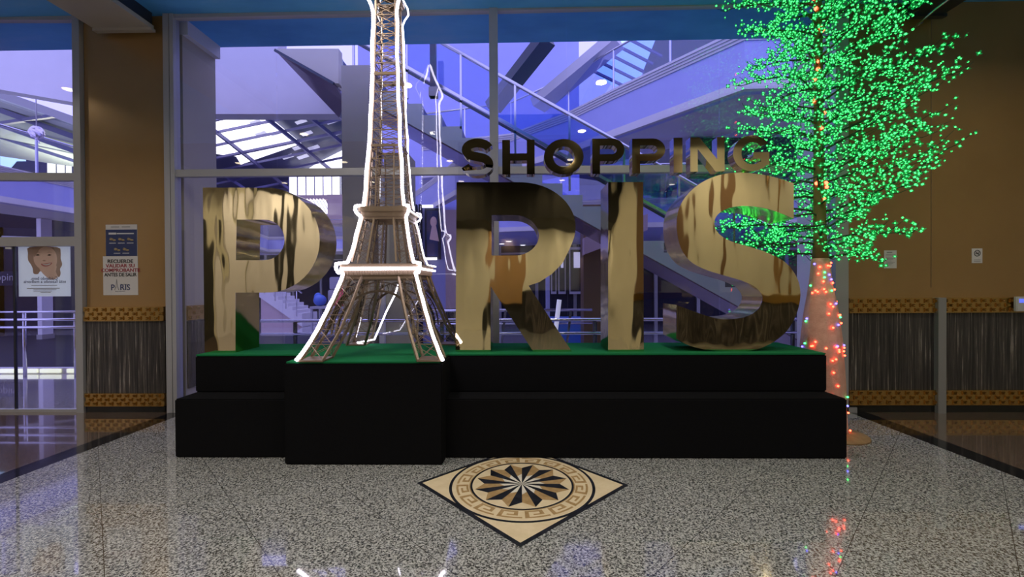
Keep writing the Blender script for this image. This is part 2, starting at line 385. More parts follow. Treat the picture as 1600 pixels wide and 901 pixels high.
# return walls going back to the atrium edge
xl = at(276, 400, YW).x
w2 = struct('wall_return_left', MB().box((xl-0.12, YW+0.1, 0), (xl+0.02, 5.88, at(285, 40, YW).z-0.05)), 'beige_column', 'side face of the left pillar seen through the glass', 'wall')
struct('trim_4', MB().box((xl-0.12, YW+0.1, ZC-0.17), (xl+0.09, 5.88, ZC)), 'white_paint', 'pale moulding along the top of the left return wall', 'trim')
mb = MB(); mb.box((xl, YW+0.12, 0.25), (xl+0.035, 5.86, 1.08)); struct('marble_panel', mb, 'streaked_marble', None, None, w2)
s = MB(); s.box((xl, YW+0.12, 1.09), (xl+0.04, 5.86, 1.27))
for i in range(10):
    for j in range(3):
        if (i+j) % 2 == 0: cy = YW+0.16+i*0.065; cz = 1.12+j*0.06; s.hull8([(xl+.04, cy-.02, cz-.02), (xl+.04, cy+.02, cz-.02), (xl+.04, cy+.02, cz+.02), (xl+.04, cy-.02, cz+.02)], [(xl+.06, cy-.008, cz-.008), (xl+.06, cy+.008, cz-.008), (xl+.06, cy+.008, cz+.008), (xl+.06, cy-.008, cz+.008)])
struct('stud_band', s, 'gold_stud', None, None, w2)
xr = at(1300, 400, YW).x
w3 = struct('wall_return_right', MB().box((xr+0.02, YW+0.1, 0), (xr+0.2, 5.88, ZC)), 'white_paint', 'pale side face of the right pillar behind the glass', 'wall')
# hidden sides and back of the hall (seen only as reflections in the gold letters)
struct('wall_left', MB().box((XL-0.2, YB, 0), (XL, YW+0.6, ZC)), 'cream_paint', 'left side wall of the hall', 'wall')
struct('wall_right', MB().box((XR, YB, 0), (XR+0.2, YW+0.6, ZC)), 'cream_paint', 'right side wall of the hall', 'wall')
struct('wall_back', MB().box((XL, YB-0.2, 0), (XR, YB, ZC)), 'curtain_dark', 'dark rear wall of the hall behind the camera', 'wall')
for wx in (-7.8, -5.4, -3.0, -0.5, 1.8, 4.4, 7.2):
    area_lamp('rear_fill_light', (wx, YB+1.3 if wx < 3 else -1.0, ZC-0.06 if abs(wx-.6) > 3 else 3.22), 0.4, (17 if wx > 0 else 42) if abs(wx-.6) > 3 else 16, (1.0, 0.93, 0.84), PI*0.9, (math.radians(-38 if abs(wx-.6) > 3 else -20), 0, 0))  # added lamps without fixtures; brighten the rear wall mirrored in the letters
struct('ceiling_added_block', MB().box((-2.9, YB, 3.3), (2.75, YB+2.0, ZC)), 'curtain_dark', 'unseen dark block added at the rear of the hall to darken the reflection in R', 'ceiling')  # unseen block, added to keep the upper part of R's reflection dark
bw = thing('rear_wall_panelling', 'gold, cream and dark panelling on the rear wall facing the letters', 'wall panelling', (0, YB, 0)); 
def rear(x0, x1, z0, z1, m, d=0.12, nm='panel'): MB().box((x0, YB+0.001, z0), (x1, YB+d, z1)).build(nm, m, bw)
rear(-2.7, -1.0, 0, 3.28, 'cream_paint'); rear(-1.0, 0.0, 0.9, 3.28, 'gold_panel'); rear(0.0, 2.6, 1.3, 3.28, 'cream_paint'); rear(0.3, 2.6, 0, 1.3, 'streaked_marble', 0.14)
YR = -2.2
struct('wall_rear_right', MB().box((2.7, YB, 0), (XR, YR, ZC)), 'cream_paint', 'cream wall block behind the camera on the right', 'wall')
def rr(x0, x1, z0, z1, m, d=0.06): MB().box((x0, YR, z0), (x1, YR+d, z1)).build('panel', m, bw)
rr(2.72, 8.58, 0.1, 1.10, 'streaked_marble'); rr(2.72, 8.58, 1.10, 1.27, 'gold_stud', .08); rr(2.75, 4.0, 1.3, 4.6, 'brown_panel'); rr(4.75, 5.0, 1.3, 4.1, 'brown_panel'); rr(6.1, 6.2, 1.3, 4.6, 'gold_panel')
rear(-8.9, -7.9, 0, 4.6, 'white_paint'); rear(-7.5, -6.7, 0, 4.6, 'white_paint'); rear(-6.2, -5.6, 0.8, 4.6, 'white_paint'); rear(-5.3, -4.9, 0.8, 4.6, 'cream_paint'); rear(-4.5, -3.8, 0, 4.2, 'cream_paint'); rear(-3.5, -2.95, 0, 4.2, 'gold_panel')
wl_p = thing('side_wall_panelling', 'pilasters and doors on the left side wall', 'wall panelling', (XL, 0, 0))
for i, (y0, y1, mm, zt) in enumerate([(-5.6, -4.6, 'white_paint', 4.4), (-4.2, -3.4, 'curtain_dark', 3.4), (-2.8, -1.4, 'white_paint', 4.4), (-1.1, -0.2, 'curtain_dark', 3.0), (0.1, 1.9, 'white_paint', 4.4), (2.2, 3.2, 'gold_panel', 4.0)]):
    MB().box((XL, y0, 0), (XL+0.12, y1, zt)).build('panel', mm, wl_p)
# ---------------------------------------------------------------- glass curtain wall
win = struct('window_1', MB(), 'aluminium', 'aluminium framed glass wall between hall and atrium', 'window')
def fr(px0, px1, py0, py1, d=0.07, y=YW, nm='window_frame', m='aluminium', x0=None, x1=None):
    a = at(px0, py0, y); b = at(px1, py1, y)
    o = MB().box((a.x, y-d/2, a.z), (b.x, y+d/2, max(b.z, 0))).build(nm, m, win); o['kind'] = 'structure'
def railz(name, pa, pb, h, d=0.07, y=YW, parent=None):
    a = at(*pa, y); b = at(*pb, y)
    mb = MB(); mb.hull8([(a.x, y-d/2, a.z-h/2), (b.x, y-d/2, b.z-h/2), (b.x, y+d/2, b.z-h/2), (a.x, y+d/2, a.z-h/2)],
                        [(a.x, y-d/2, a.z+h/2), (b.x, y-d/2, b.z+h/2), (b.x, y+d/2, b.z+h/2), (a.x, y+d/2, a.z+h/2)])
    o = mb.build(name, 'aluminium', parent or win); o['kind'] = 'structure'
for (a, b) in ((262, 271), (272, 278), (766, 779), (1301, 1321)):
    p = at(a, 300, YW); q = at(b, 300, YW)
    o = MB().box((p.x, YW-0.05, 0), (q.x, YW+0.05, ZC)).build('mullion', 'aluminium', win); o['kind'] = 'structure'
railz('transom', (271, 271.5), (1301, 262), 0.085); railz('transom', (271, 26), (1301, 2), 0.075)
gx = [at(p, 300, YW).x for p in (278, 434, 766, 779, 886, 1124, 1301)]
ztm = at(790, 267, YW).z
for i in range(6):
    if i == 2: continue
    for (za, zb) in ((0.02, ztm), (ztm, ZC)):
        o = MB().box((gx[i]+0.003, YW-0.004, za), (gx[i+1]-0.003, YW+0.004, zb)).build('window_pane', 'clear_glass', win); o['kind'] = 'structure'
o = MB().box((-4.0, YW-0.05, 0), (3.9, YW+0.05, 0.06)).build('window_sill', 'aluminium', win); o['kind'] = 'structure'
# ---------------------------------------------------------------- left glass door
dr = struct('door_1', MB(), 'aluminium', 'aluminium framed glass door at far left', 'door')
def dbox(px0, px1, z0, z1, nm, m='aluminium', d=0.06):
    a = at(px0, 400, YW).x; b = at(px1, 400, YW).x; o = MB().box((a, YW-d/2, z0), (b, YW+d/2, z1)).build(nm, m, dr); o['kind'] = 'structure'
dbox(123, 134, 0, ZC, 'door_frame', d=0.1)
railz('door_frame', (-120, 276), (124, 277), 0.09, parent=dr); railz('door_frame', (-120, 29), (124, 29), 0.07, parent=dr); railz('door_frame', (-120, 379), (124, 377), 0.11, parent=dr)
dbox(-120, 122, 0.0, 0.035, 'threshold'); dbox(21, 24, 0.03, at(20, 384, YW).z, 'door_stile', 'dark_steel', 0.02); dbox(-120, -105, 0, ZC, 'door_frame')
zd = at(60, 377, YW).z; ze = at(60, 276, YW).z
dbox(-105, 20, 0.04, zd, 'door_pane', 'clear_glass', 0.01); dbox(25, 122, 0.04, zd, 'door_pane', 'clear_glass', 0.01); dbox(-105, 122, zd, ze, 'door_pane', 'clear_glass', 0.01); dbox(-105, 122, ze, ZC, 'door_pane', 'clear_glass', 0.01)
dbox(12, 21, at(15, 389, YW).z, at(15, 386, YW).z, 'door_closer', 'white_plastic', 0.05)
struct('wall_front_far_left', MB().box((XL, YW, 0), (at(-118, 400, YW).x, YW+0.5, ZC)), 'gold_panel', 'gold wall beyond the glass door outside the frame', 'wall')
# ---------------------------------------------------------------- ceiling beams
def beam(x0, x1, z0, z1, label, m1='grey_beam_paint', m2='dark_steel', side=1):
    t = thing('ceiling_beam', label, 'beam', ((x0+x1)/2, 4, z0))
    MB().box((x0, 2.6, z0), (x1, YW-0.06, z0+0.05)).build('lower_plate', m1, t)
    xs = (x0, x0+0.04) if side < 0 else (x1-0.06, x1-0.02)
    MB().box((xs[0], 2.6, z0+0.05), (xs[1], YW-0.06, ZC)).build('web_plate', m2, t)
    xo = (x1-0.04, x1) if side < 0 else (x0, x0+0.04)
    MB().box((xo[0], 2.6, z0+0.05), (xo[1], YW-0.06, ZC)).build('side_plate', m1, t)
    MB().box((x0-0.01, YW-0.12, z0-0.03), (x1+0.02, YW-0.06, z0)).build('end_flange', m1, t)
    return t
a = at(148, 48, 5.1); b = at(236, 44, 5.1); beam(a.x, b.x, a.z+0.02, ZC, 'grey steel beam under the ceiling, upper left above the gold pillar')
a = at(1418, 30, 5.1); b = at(1440, 30, 5.1); beam(a.x, b.x+0.25, a.z+0.05, ZC, 'dark steel beam under the ceiling, upper right behind the glowing tree', 'dark_steel', 'dark_steel', -1)
c = MB(); c.tube([at(1425, 46, 4.9), at(1462, 14, 4.7), at(1500, -14, 4.5)], 0.012, 8, 0); c.tube([at(1425, 46, 4.9), at(1442, 34, 4.85)], 0.009, 8)
tag(c.build('ceiling_rod', 'steel_rail', None, at(1425, 46, 4.9)), 'thin metal rod hanging from the ceiling beside the upper right beam', 'rod')
# ---------------------------------------------------------------- hall downlights
def lamp_label(ix, iy):
    return 'round warm downlight in the hall ceiling, %s from the glass wall in the %s row' % (('nearest', 'second', 'third', 'farthest')[iy], ('leftmost', 'second', 'middle', 'fourth', 'rightmost')[ix])
first = None
for iy, ly in enumerate(LAMP_Y):
    for ix, lx in enumerate(LAMP_X):
        if lx > 2.7 and ly < -2.1: continue
        if first is None:
            first = thing('ceiling_downlight', '', 'downlight', (lx, ly, ZC), 'hall ceiling downlights')
            MB().lathe((lx, ly, ZC-0.035), [(0.13, 0), (0.13, 0.03), (0.11, 0.034)]).build('trim_ring', 'lamp_trim', first)
            MB().lathe((lx, ly, ZC-0.04), [(0.085, 0), (0.085, 0.004)]).build('lamp_lens', 'lamp_glow', first)
            src = Vector((lx, ly, 0)); first['label'] = lamp_label(ix, iy)
        else:
            dup(first, (lx-src.x, ly-src.y, 0), lamp_label(ix, iy))
        area_lamp('hall_lamp', (lx, ly, ZC-0.05), 0.16, LAMP_W, (1.0, 0.90, 0.74))

# ================================================================== STAGE PLATFORM
plat = thing('display_platform', 'black felt stepped platform with green turf top carrying the letters', 'platform', (-0.14, 4.2, 0))
PX0, PX1 = -3.05, 2.79; YB_ = 4.80; ZT = 0.855; ZS = 0.515
def soft_box(mb, a, b, bev=0.012):
    bm = bmesh.new(); bmesh.ops.create_cube(bm, size=1)
    for v in bm.verts: v.co = Vector((a[0]+(v.co.x+.5)*(b[0]-a[0]), a[1]+(v.co.y+.5)*(b[1]-a[1]), a[2]+(v.co.z+.5)*(b[2]-a[2])))
    bmesh.ops.bevel(bm, geom=bm.edges[:], offset=bev, segments=2, affect='EDGES')
    bm.verts.index_update(); mb.add([v.co.copy() for v in bm.verts], [[v.index for v in f.verts] for f in bm.faces]); bm.free(); return mb
soft_box(MB(), (PX0, 3.79, 0), (PX1, YB_, ZS)).build('lower_step', 'black_felt', plat)
soft_box(MB(), (PX0, 4.04, ZS), (PX1, YB_, ZT)).build('upper_step', 'black_felt', plat)
tb0 = at(444, 700, 3.64).x; tb1 = at(692, 700, 3.64).x
soft_box(MB(), (tb0, 3.64, 0), (tb1, 4.06, ZT)).build('tower_plinth', 'black_felt', plat)
g = MB(); g.box((PX0+0.01, 4.045, ZT-0.002), (PX1-0.01, YB_, ZT+0.012)); g.box((tb0+0.02, 3.65, ZT-0.002), (tb1-0.02, 4.046, ZT+0.012)); g.build('turf_mat', 'green_turf', plat)
ZG = ZT+0.012
# ================================================================== BIG LETTERS
YL = 4.17; LD = 0.385
def pxz(p, Y=YL):
    q = at(p[0], p[1], Y); return (q.x, q.z, *(p[2:]))
def c8(p): return (280+p[0]*.3774, 260+p[1]*.3774, *p[2:])
def c3(p): return (690+p[0]*.3774, 260+p[1]*.3774, *p[2:])
def c4(p): return (900+p[0]*.37736, 260+p[1]*.37736, *p[2:])
def arc_pts(cx, cy, rx, ry, a0, a1, n):
    return [(cx+rx*math.cos(math.radians(a0+(a1-a0)*i/n)), cy+ry*math.sin(math.radians(a0+(a1-a0)*i/n))) for i in range(n+1)]
def letter(name, loops, label):
    zmin = min(p[1] for p in loops[0]); loops = [[(x, ZG+(z-zmin)) for x, z in lp] for lp in loops]
    xs = [p[0] for p in loops[0]]; cx = (min(xs)+max(xs))/2
    t = thing(name, label, 'letter', (cx, YL+LD/2, ZG), 'big gold letters on the platform')
    outline_mesh('letter_body', loops, YL+0.006, LD-0.006, ['gold_mirror_side'], t, (cx, YL, ZG))
    o = outline_mesh('face_panel', loops, YL, 0.006, ['gold_mirror'], t, (cx, YL, ZG)); o['label'] = 'mirror polished gold front panel'
    return t
K = True
Pout = [(105, 87), (345, 88)] + arc_pts(365, 305, 217, 217, -84, 84, 22) + [(345, 522), (233, 522), (233, 770), (88+12, 770)]
Pin = [(238, 220), (345, 220)] + arc_pts(352, 304, 84, 84, -80, 80, 14) + [(345, 388), (235, 388)]
P2 = [pxz(c8(p))[:2] for p in Pout]; P2i = [pxz(c8(p))[:2] for p in Pin]
x0 = at(318.5, 450, YL).x; P2[0] = (x0, P2[0][1]); P2[-1] = (x0, P2[-1][1])
letter('letter_p', [P2, P2i], 'tall mirror gold letter P, leftmost of the big letters')
Rout = [(62, 69), (280, 69)] + arc_pts(325, 255, 230, 186, -88, 20, 16)[0:] + [(530, 345), (500, 405), (455, 450), (405, 482), (360, 497), (540, 770), (380, 770), (203, 500), (203, 770), (58, 768)]
Rin = [(207, 205), (290, 205)] + arc_pts(300, 289, 103, 84, -80, 78, 14) + [(290, 372), (207, 372)]
letter('letter_r', [[pxz(c3(p))[:2] for p in Rout], [pxz(c3(p))[:2] for p in Rin]], 'tall mirror gold letter R, right of the tower replica')
Iout = [(133, 67), (278, 67), (281, 768), (133, 768)]
letter('letter_i', [[pxz(c4(p))[:2] for p in Iout]], 'tall mirror gold letter I, between R and S')
Sc = [(902, 75, K), (902, 222, K), (850, 200), (780, 178), (700, 169), (635, 177), (592, 200), (573, 235), (588, 280), (640, 314), (720, 338), (800, 365), (870, 405), (912, 460), (928, 512), (926, 570), (905, 635), (865, 695), (800, 742), (720, 768), (600, 768), (530, 762), (465, 745), (415, 718, K), (415, 578, K), (480, 602), (560, 629), (620, 638), (700, 628), (752, 598), (772, 555), (762, 525), (735, 500), (680, 476), (600, 453), (530, 430), (472, 397), (435, 345), (419, 285), (417, 225), (430, 170), (465, 118), (520, 72), (590, 42), (660, 31), (740, 35), (820, 49)]
Sl = [(p.x, p.y) for p in catmull([pxz(c4(p)) for p in Sc], 4)]
letter('letter_s', [Sl], 'tall mirror gold letter S, rightmost of the big letters beside the glowing tree')
# ================================================================== small SHOPPING letters on an acrylic sheet
YS = 4.24
sx0 = at(716, 260, YS+0.06).x; sx1 = at(1205, 260, YS+0.06).x; zl = at(900, 287, YL).z
zS = max(z for x, z in Sl)+(ZG-min(z for x, z in Sl)); zR = ZG+(at(0, 286.2, YL).z-at(0, 550.6, YL).z); ac = MB()
zR = max(v.co.z for v in bpy.data.objects['letter_r'].children[0].data.vertices)+ZG; zI = max(v.co.z for v in bpy.data.objects['letter_i'].children[0].data.vertices)+ZG
ac.box((sx0, YS+0.055, zS+0.003), (sx1, YS+0.061, at(900, 217, YS).z))
for fa, fb, fz in ((735, 800, zR), (955, 1000, zI)): ac.box((at(fa, 280, YS+.06).x, YS+0.055, fz), (at(fb, 280, YS+.06).x, YS+0.061, zS+0.003))
ac = ac.build('acrylic_sheet', 'acrylic', None, (0, YS+0.058, zl))
tag(ac, 'clear acrylic sheet standing over the big letters and carrying the word SHOPPING', 'sign panel')
br = MB()
ub = lambda p: (p[0], p[1])
def E(cx, cy, rx, ry, a0=0, a1=360, n=28): return arc_pts(cx, cy, rx, ry, a0, a1, n)
bs = [(x, z) for x, z in Sl]; bx0, bx1 = min(p[0] for p in bs), max(p[0] for p in bs); bz0, bz1 = min(p[1] for p in bs), max(p[1] for p in bs)
Sn = [((x-bx0)/(bx1-bx0), (z-bz0)/(bz1-bz0)) for x, z in bs]
# nicer small S with equal strokes
def stroke(center, w):
    L = []; R = []
    for i, p in enumerate(center):
        a = Vector(center[max(i-1, 0)]); b = Vector(center[min(i+1, len(center)-1)]); d = (b-a).normalized(); n = Vector((-d.y, d.x))*w/2
        L.append(tuple(Vector(p)+n)); R.append(tuple(Vector(p)-n))
    return L+R[::-1]
Scen = arc_pts(.5, .71, .37, .19, 15, 90, 8) + arc_pts(.5, .71, .35, .19, 100, 262, 12) + arc_pts(.5, .30, .37, .20, 82, -90, 12)[0:] + arc_pts(.5, .30, .38, .20, -100, -168, 8)
G_ = {
 'S': [stroke(Scen, .25)],
 'H': [[(0,0),(.24,0),(.24,.40),(.76,.40),(.76,0),(1,0),(1,1),(.76,1),(.76,.61),(.24,.61),(.24,1),(0,1)]],
 'O': [E(.5,.5,.5,.5), E(.5,.5,.265,.29)[::-1]],
 'P': [[(0,0),(.24,0),(.24,.36),(.58,.36)]+E(.62,.68,.38,.32,-88,88,14)+[(.58,1),(0,1)], ([(.24,.56),(.56,.56)]+E(.60,.68,.16,.125,-85,85,10)+[(.56,.805),(.24,.805)])],
 'I': [[(0,0),(1,0),(1,1),(0,1)]],
 'N': [[(0,0),(.22,0),(.22,.66),(.74,0),(1,0),(1,1),(.78,1),(.78,.36),(.27,1),(0,1)]],
 'G': [E(.5,.5,.5,.5,38,325,30)+[(.93,.46),(.93,.50),(.52,.50),(.52,.34),(.70,.34)]+E(.5,.5,.29,.30,-38,-300,24)[1:-1]],
}
G_['G'] = [E(.5,.5,.5,.5,33,318,30)+[(.95,.17),(.95,.53),(.53,.53),(.53,.35),(.73,.35),(.73,.26)]+E(.5,.5,.28,.31,-50,-322,24)]
spec = [('S', 721.5, 771.5, 220.3, 275.6), ('H', 785.3, 835, 221, 274.8), ('O', 849.5, 910.5, 219.5, 275), ('P', 924, 973.5, 219, 274), ('P', 985.5, 1036.5, 219, 273), ('I', 1049.5, 1063, 218, 272), ('N', 1075, 1128, 217, 270.5), ('G', 1141, 1200, 214, 270)]
names = {'S': 'first', 'H': '', 'O': '', 'I': '', 'N': '', 'G': 'last'}
seenP = 0
for ch, a, b, t_, bt in spec:
    p0 = at(a, bt, YS); p1 = at(b, t_, YS)
    loops = [[(p0.x+u*(p1.x-p0.x), p0.z+v*(p1.z-p0.z)) for u, v in lp] for lp in G_[ch]]
    lab = 'small dark gold letter %s in the word SHOPPING' % ch
    if ch == 'P': seenP += 1; lab = 'small dark gold letter P in SHOPPING, ' + ('next to the O' if seenP == 1 else 'next to the I')
    if ch == 'S': lab = 'small dark gold letter S starting the word SHOPPING'
    t = thing('letter_'+ch.lower(), lab, 'letter', ((p0.x+p1.x)/2, YS, p0.z), 'small letters of the word SHOPPING')
    outline_mesh('letter_body', loops, YS-0.055, 0.11, ['gold_mirror_small'], t, ((p0.x+p1.x)/2, YS, p0.z))

# ================================================================== TOWER REPLICA
TC = Vector((-1.262, 4.24, 0)); tw = thing('tower_replica', 'bronze lattice tower replica outlined with white rope light, between P and R', 'tower replica', (TC.x, TC.y, ZG))
prof = [(ZG, 0.595), (1.12, 0.475), (1.40, 0.375), (1.63, 0.305), (1.72, 0.27), (2.12, 0.195), (2.25, 0.165), (2.60, 0.145), (2.82, 0.13), (3.3, 0.112), (3.8, 0.100), (4.09, 0.094), (4.25, 0.09)]
def hw(z):
    for (a, x), (b, y) in zip(prof, prof[1:]):
        if z <= b: return x+(y-x)*(z-a)/(b-a)
    return prof[-1][1]
def lw(z):   # leg width
    pts = [(ZG, 0.19), (1.63, 0.15), (1.72, 0.135), (2.15, 0.10), (2.25, 0.09), (2.82, 0.09)]
    for (a, x), (b, y) in zip(pts, pts[1:]):
        if z <= b: return x+(y-x)*max(0, z-a)/(b-a)
    return 0.09
def leg_section(z, sx, sy):
    h = hw(z); w = lw(z); xs = (sx*h, sx*(h-w)); ys = (sy*h, sy*(h-w))
    return [TC+Vector((xs[0], ys[0], z)), TC+Vector((xs[1], ys[0], z)), TC+Vector((xs[1], ys[1], z)), TC+Vector((xs[0], ys[1], z))]
def lattice(mb, secs, chord, brace):
    for i in range(len(secs)-1):
        A, B = secs[i], secs[i+1]
        for k in range(4):
            mb.bar(A[k], B[k], chord); j = (k+1) % 4
            mb.bar(A[k], B[j], brace); mb.bar(A[j], B[k], brace); mb.bar(B[k], B[j], brace*1.4)
for sx in (-1, 1):
    for sy in (-1, 1):
        mb = MB(); n = 6; lattice(mb, [leg_section(ZG+0.012+(1.62-ZG-0.012)*i/n, sx, sy) for i in range(n+1)], 0.020, 0.0045)
        f = leg_section(ZG+0.001, sx, sy); xs = [p.x for p in f]; ys = [p.y for p in f]
        lg = mb.build('lower_leg', 'tower_bronze', tw); MB().box((min(xs)-.01, min(ys)-.01, ZG), (max(xs)+.01, max(ys)+.01, ZG+0.014)).build('foot_plate', 'tower_bronze', lg)
        mb = MB(); n = 4; lattice(mb, [leg_section(1.72+(2.13-1.72)*i/n, sx, sy) for i in range(n+1)], 0.016, 0.004); mb.build('upper_leg', 'tower_bronze', tw)
mb = MB()
secs = []
n = 22
for i in range(n+1):
    z = 2.24+(4.25-2.24)*i/n; h = hw(z); secs.append([TC+Vector((sx*h, sy*h, z)) for sx, sy in ((-1,-1),(1,-1),(1,1),(-1,1))])
lattice(mb, secs, 0.018, 0.005)
for sx in (-1, 1):
    for sy in (-1, 1):
        for ax in (0, 1):
            pts = []
            for i in range(8):
                z = 2.24+(2.82-2.24)*i/7; h = hw(z); ins = max(0.0, (h-0.10))*0.9
                pts.append(TC+(Vector((sx*(h-ins-0.02), sy*h, z)) if ax == 0 else Vector((sx*h, sy*(h-ins-0.02), z))))
            for p, q in zip(pts, pts[1:]): mb.bar(p, q, 0.010)
for z in (2.82, 3.5):
    h = hw(z)+0.008
    for k in range(4):
        c4_ = [TC+Vector((sx*h, sy*h, z)) for sx, sy in ((-1,-1),(1,-1),(1,1),(-1,1))]; mb.bar(c4_[k], c4_[(k+1) % 4], 0.022)
mb.build('upper_shaft', 'tower_bronze', tw)
def ring(mb, h, z0, z1, t=0.02):
    x0, x1, y0, y1 = TC.x-h, TC.x+h, TC.y-h, TC.y+h
    mb.box((x0, y0, z0), (x1, y0+t, z1)); mb.box((x0, y1-t, z0), (x1, y1, z1)); mb.box((x0, y0+t, z0), (x0+t, y1-t, z1)); mb.box((x1-t, y0+t, z0), (x1, y1-t, z1))
mb = MB(); ring(mb, 0.335, 1.60, 1.655, 0.012); ring(mb, 0.35, 1.665, 1.70, 0.05); ring(mb, 0.32, 1.56, 1.60, 0.01)
for i in range(28):
    for sgn in (-1, 1):
        u = -0.33+0.66*i/27; mb.box((TC.x+u-.002, TC.y+sgn*.338-.003, 1.60), (TC.x+u+.002, TC.y+sgn*.338+.003, 1.665)); mb.box((TC.x+sgn*.338-.003, TC.y+u-.002, 1.60), (TC.x+sgn*.338+.003, TC.y+u+.002, 1.665))
mb.build('first_deck', 'tower_bronze', tw)
mb = MB(); ring(mb, 0.225, 2.19, 2.235, 0.05); ring(mb, 0.21, 2.145, 2.19, 0.010); ring(mb, 0.2, 2.12, 2.145, 0.012); mb.build('second_deck', 'tower_bronze', tw)
mb = MB(); ring(mb, 0.125, 4.25, 4.28, 0.03); ring(mb, 0.11, 4.22, 4.25, 0.012); mb.lathe((TC.x, TC.y, 4.28), [(0.07, 0), (0.07, 0.08), (0.045, 0.13), (0.015, 0.2), (0.008, 0.30)], 12); mb.build('top_cabin', 'tower_bronze', tw)
# arches between legs
for side in range(4):
    mb = MB(); dirs = [(Vector((1, 0, 0)), Vector((0, -1, 0))), (Vector((0, 1, 0)), Vector((1, 0, 0))), (Vector((1, 0, 0)), Vector((0, 1, 0))), (Vector((0, 1, 0)), Vector((-1, 0, 0)))]
    du, dn = dirs[side]; prev = None
    N = 26
    for i in range(N+1):
        a = PI*i/N
        res = []
        for (hu, zt) in ((0.335, 1.455), (0.375, 1.535)):
            z0 = 1.08; u = -hu*math.cos(a)*1.0; z = z0+(zt-z0)*max(0.0, math.sin(a))**0.85
            res.append(TC+du*u+dn*(hw(z)-0.012)+Vector((0, 0, z)))
        if prev:
            mb.bar(prev[0], res[0], 0.017, 0.019); mb.bar(prev[1], res[1], 0.011)
        if 3 < i < N-3: mb.bar(res[0], res[1], 0.005)
        prev = res
    mb.bar(TC+du*-0.31+dn*(hw(1.56)-0.01)+Vector((0, 0, 1.56)), TC+du*0.31+dn*(hw(1.56)-0.01)+Vector((0, 0, 1.56)), 0.012)
    mb.build('arch', 'tower_dark', tw)
# rope light
def rope(pts, r, m, beads=True, step=0.011):
    pts = [Vector(p) for p in pts]; P = []
    for a, b in zip(pts, pts[1:]):
        n = max(1, int((b-a).length/step))
        for k in range(n): P.append(a.lerp(b, k/n))
    P.append(pts[-1]); rs = [r*(1.0 if i % 2 else 0.8) for i in range(len(P))]
    mb = MB(); mb.tube(P, rs, 6); o = mb.build('rope_light', m, tw); return o
def edge(sx, sy, off=0.017, wig=0.004):
    P = [TC+Vector((sx*(0.60+off), sy*(0.60+off), ZG+0.012))]
    for i in range(1, 14): z = ZG+0.02+(1.60-ZG)*i/13; h = hw(z)+off; P.append(TC+Vector((sx*h+random.uniform(-wig, wig), sy*h+random.uniform(-wig, wig), z)))
    for h, z in ((0.36, 1.62), (0.375, 1.66), (0.372, 1.70), (0.30, 1.715)): P.append(TC+Vector((sx*h, sy*h, z)))
    for i in range(1, 6): z = 1.72+0.42*i/5; h = hw(z)+off; P.append(TC+Vector((sx*h+random.uniform(-wig, wig), sy*h, z)))
    for h, z in ((0.235, 2.17), (0.247, 2.20), (0.243, 2.235), (0.19, 2.245)): P.append(TC+Vector((sx*h, sy*h, z)))
    for i in range(1, 14): z = 2.26+(4.08-2.26)*i/13; h = hw(z)+off; P.append(TC+Vector((sx*h+random.uniform(-wig, wig)*1.5, sy*h+random.uniform(-wig, wig), z)))
    for h, z in ((0.125, 4.14), (0.155, 4.21), (0.15, 4.27), (0.10, 4.36), (0.085, 4.40), (0.05, 4.48), (0.012, 4.60)): P.append(TC+Vector((sx*h, sy*h, z)))
    return P
rope(edge(-1, -1), 0.0165, 'rope_white'); rope(edge(1, -1), 0.0165, 'rope_white'); rope(edge(1, 1, 0.016)[16:], 0.008, 'rope_white')
bl = edge(-1, 1, -0.004); rope(bl[22:], 0.006, 'rope_dim'); rope(bl[:6], 0.007, 'rope_dim')
d = 0.362; rope([TC+Vector((-d+.02, -d, 1.655)), TC+Vector((d-.01, -d, 1.655))], 0.0165, 'rope_white'); rope([TC+Vector((d, -d, 1.655)), TC+Vector((d, d, 1.655))], 0.011, 'rope_white')
rope([TC+Vector((-d, d, 1.655)), TC+Vector((d, d, 1.655))], 0.006, 'rope_dim')
rope([TC+Vector((0.24, -.24, 2.20)), TC+Vector((.24, .24, 2.20))], 0.009, 'rope_dim')
rope([at(558, 538, 4.75)+Vector((0, 0, .02)), at(585, 530, 4.7), at(598, 500, 4.62), at(603, 488, 4.58), at(618, 458, 4.55), at(622, 445, 4.52)], 0.0085, 'rope_white')

# ================================================================== GLOWING TREE
TB = Vector((3.10, 4.42, 0))
tree = thing('light_tree', 'artificial tree covered in green LED blossoms with a pink lit trunk, right of the platform', 'light tree', tuple(TB))
def tc_(z):  # trunk centre
    k = [(0, 3.07), (0.35, 3.045), (0.85, 2.995), (1.6, 2.985), (2.4, 2.975), (3.4, 2.97), (4.6, 2.96)]
    for (a, x), (b, y) in zip(k, k[1:]):
        if z <= b: return Vector((x+(y-x)*(z-a)/(b-a), 4.42, z))
    return Vector((3.0, 4.42, z))
def tr_(z):
    k = [(0, 0.165), (0.25, 0.16), (0.5, 0.17), (0.9, 0.175), (1.2, 0.145), (1.5, 0.10), (1.72, 0.078), (1.8, 0.06), (3.0, 0.045), (4.6, 0.03)]
    for (a, x), (b, y) in zip(k, k[1:]):
        if z <= b: return x+(y-x)*(z-a)/(b-a)
    return .03
